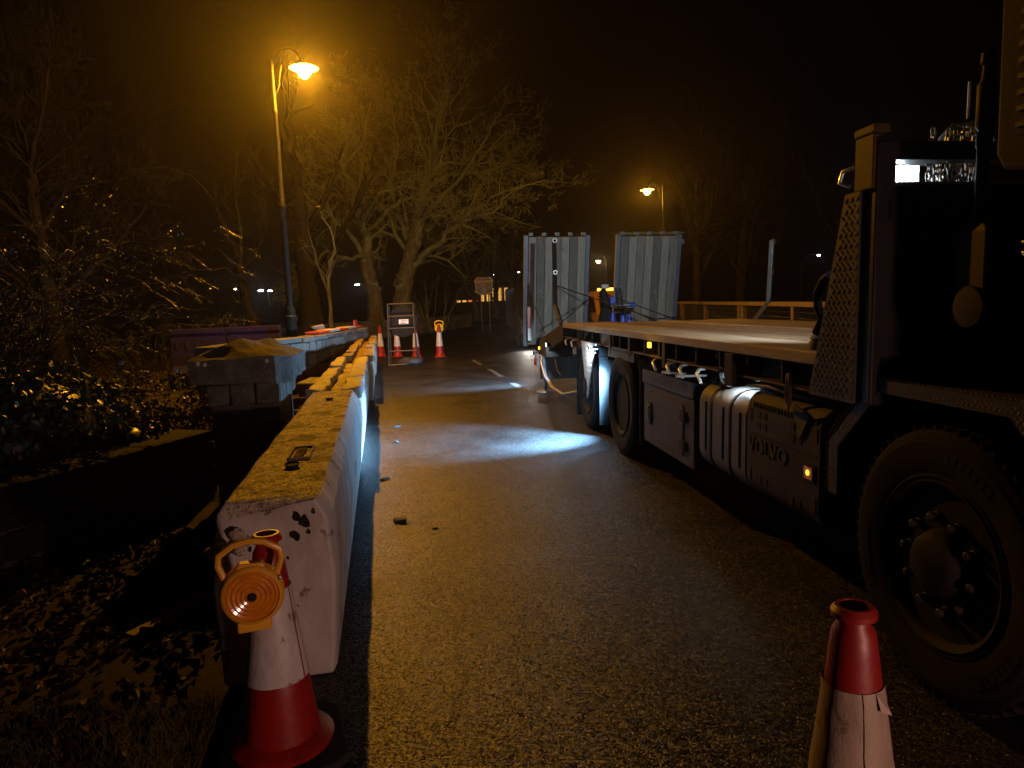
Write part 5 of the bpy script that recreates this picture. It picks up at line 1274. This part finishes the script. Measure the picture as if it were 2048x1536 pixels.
mb = MB(); mb.box(-.03, .019, -7.1, -6.98, .72, .86); cl = obj('corner_lamp', mb, 'rubber', lorry, bevel=.006)
mb = MB(); mb.box(-.038, -.0305, -7.09, -6.99, .73, .85); obj('lens', mb, 'amber_dim', cl)
add_light('POINT', 'corner_lamp_light', (-.09, -7.04, .8), P_CORNER, (1, .54, .42), lorry, .05)
# chains hung on the headboard
link_mb = MB()
link_mb.lathe([(.011 + .0036 * math.cos(6.283 * k / 6), .0036 * math.sin(6.283 * k / 6)) for k in range(6)], 12, Matrix.Diagonal((1, 1.9, 1, 1)), closed=True)
lv, lf_ = link_mb.v, link_mb.f
rg = random.Random(9)
for i in range(13):
    mb = MB(); x = .27 + i * .02 + rg.uniform(-.005, .005); y = -3.72 + rg.uniform(-.02, .05); z = 2.06 + rg.uniform(-.05, .03)
    for k in range(8):
        T_ = Matrix.Translation((x + rg.uniform(-.005, .005), y, z - k * .031)) @ Matrix.Rotation(R(90) * (k % 2) + rg.uniform(-.4, .4), 4, 'Z') @ Matrix.Rotation(R(90), 4, 'X')
        mb.add([T_ @ Vector(v) for v in lv], lf_)
    o = obj('chain', mb, 'steel', smooth=True, label='steel lashing chain hanging over the lorry headboard slot', cat='chain', group='chains on the headboard'); o.matrix_world = TM

# blue machine standing on the tail between the ramps
bmac = thing('loading_machine', 'blue machine with black ribbed hose carrier standing between the ramps', 'machine'); bmac.matrix_world = TM @ Matrix.Translation((1.12, 4.3, .96))
for dx in (-.1, .06, .16):
    mb = MB(); mb.lathe([(.03, 0), (.045, .05), (.05, .2), (.03, .33)], 14, Matrix.Translation((dx, -.05, 0))); obj('leg', mb, 'blue_machine', bmac, smooth=True)
mb = MB(); mb.prism([(-.34, 0), (-.12, 0), (-.08, .3), (-.13, .55), (-.2, .72), (-.27, .66), (-.24, .4)], 'y', .0, .16); obj('mast', mb, 't_black', bmac, bevel=.02)
mb = MB(); mb.box(-.26, -.14, .0, .14, .7, .77); obj('mast_cap', mb, 'galv', bmac, bevel=.01)
mb = MB(); mb.tube([(-.12, .0, .44), (.22, .0, .44)], .03, 10); obj('cross_tube', mb, 'galv', bmac, smooth=True); mb = MB(); mb.tube([(.18, -.0, .44), (.27, .0, .45)], .034, 10); obj('tube_end', mb, 'blue_machine', bmac, smooth=True)
mb = MB(); mb.prism([(-.14, .46), (-.06, .46), (-.06, .52), (-.1, .58), (-.14, .57)], 'y', -.08, .02); obj('bracket', mb, 'blue_machine', bmac, bevel=.008)
mb = MB(); mb.prism([(.02, .3), (.16, .3), (.24, .4), (.08, .38)], 'y', -.1, .1); obj('tray', mb, 't_black', bmac, bevel=.006)
mb = MB(); mb.tube([(-.06, -.02, .5), (-.065, -.02, .72), (-.04, -.02, .735), (.02, -.02, .735), (.04, -.02, .72), (.045, -.02, .62)], .01, 8); obj('hose_guard', mb, 'galv', bmac, smooth=True)
for c, (xa, xb) in enumerate(((-.04, .0), (.02, .07))):
    for k in range(15):
        mb = MB(); z = .69 - k * .024; x = xa + (xb - xa) * k / 14; mb.box(x - .018, x + .018, -.05, -.02, z - .009, z + .009); obj('carrier_link', mb, 'rubber', bmac, bevel=.002)


# ------------------------------------------------------------------ night mist
mb = MB(); mb.box(-112, 112, -47, 152, -2, 22)
hz = obj('haze', mb, [], kind='stuff', label='thin night mist hanging in the lamp light', cat='haze')
hm = bpy.data.materials.new('night_mist'); hm.use_nodes = True
nt = hm.node_tree; nt.nodes.remove(nt.nodes['Principled BSDF'])
pv = nt.nodes.new('ShaderNodeVolumePrincipled')
pv.inputs['Color'].default_value = (.95, .93, .9, 1); pv.inputs['Density'].default_value = HAZE; pv.inputs['Anisotropy'].default_value = .86
nt.links.new(pv.outputs[0], nt.nodes['Material Output'].inputs['Volume'])
hz.data.materials.append(hm); hz.display_type = 'WIRE'
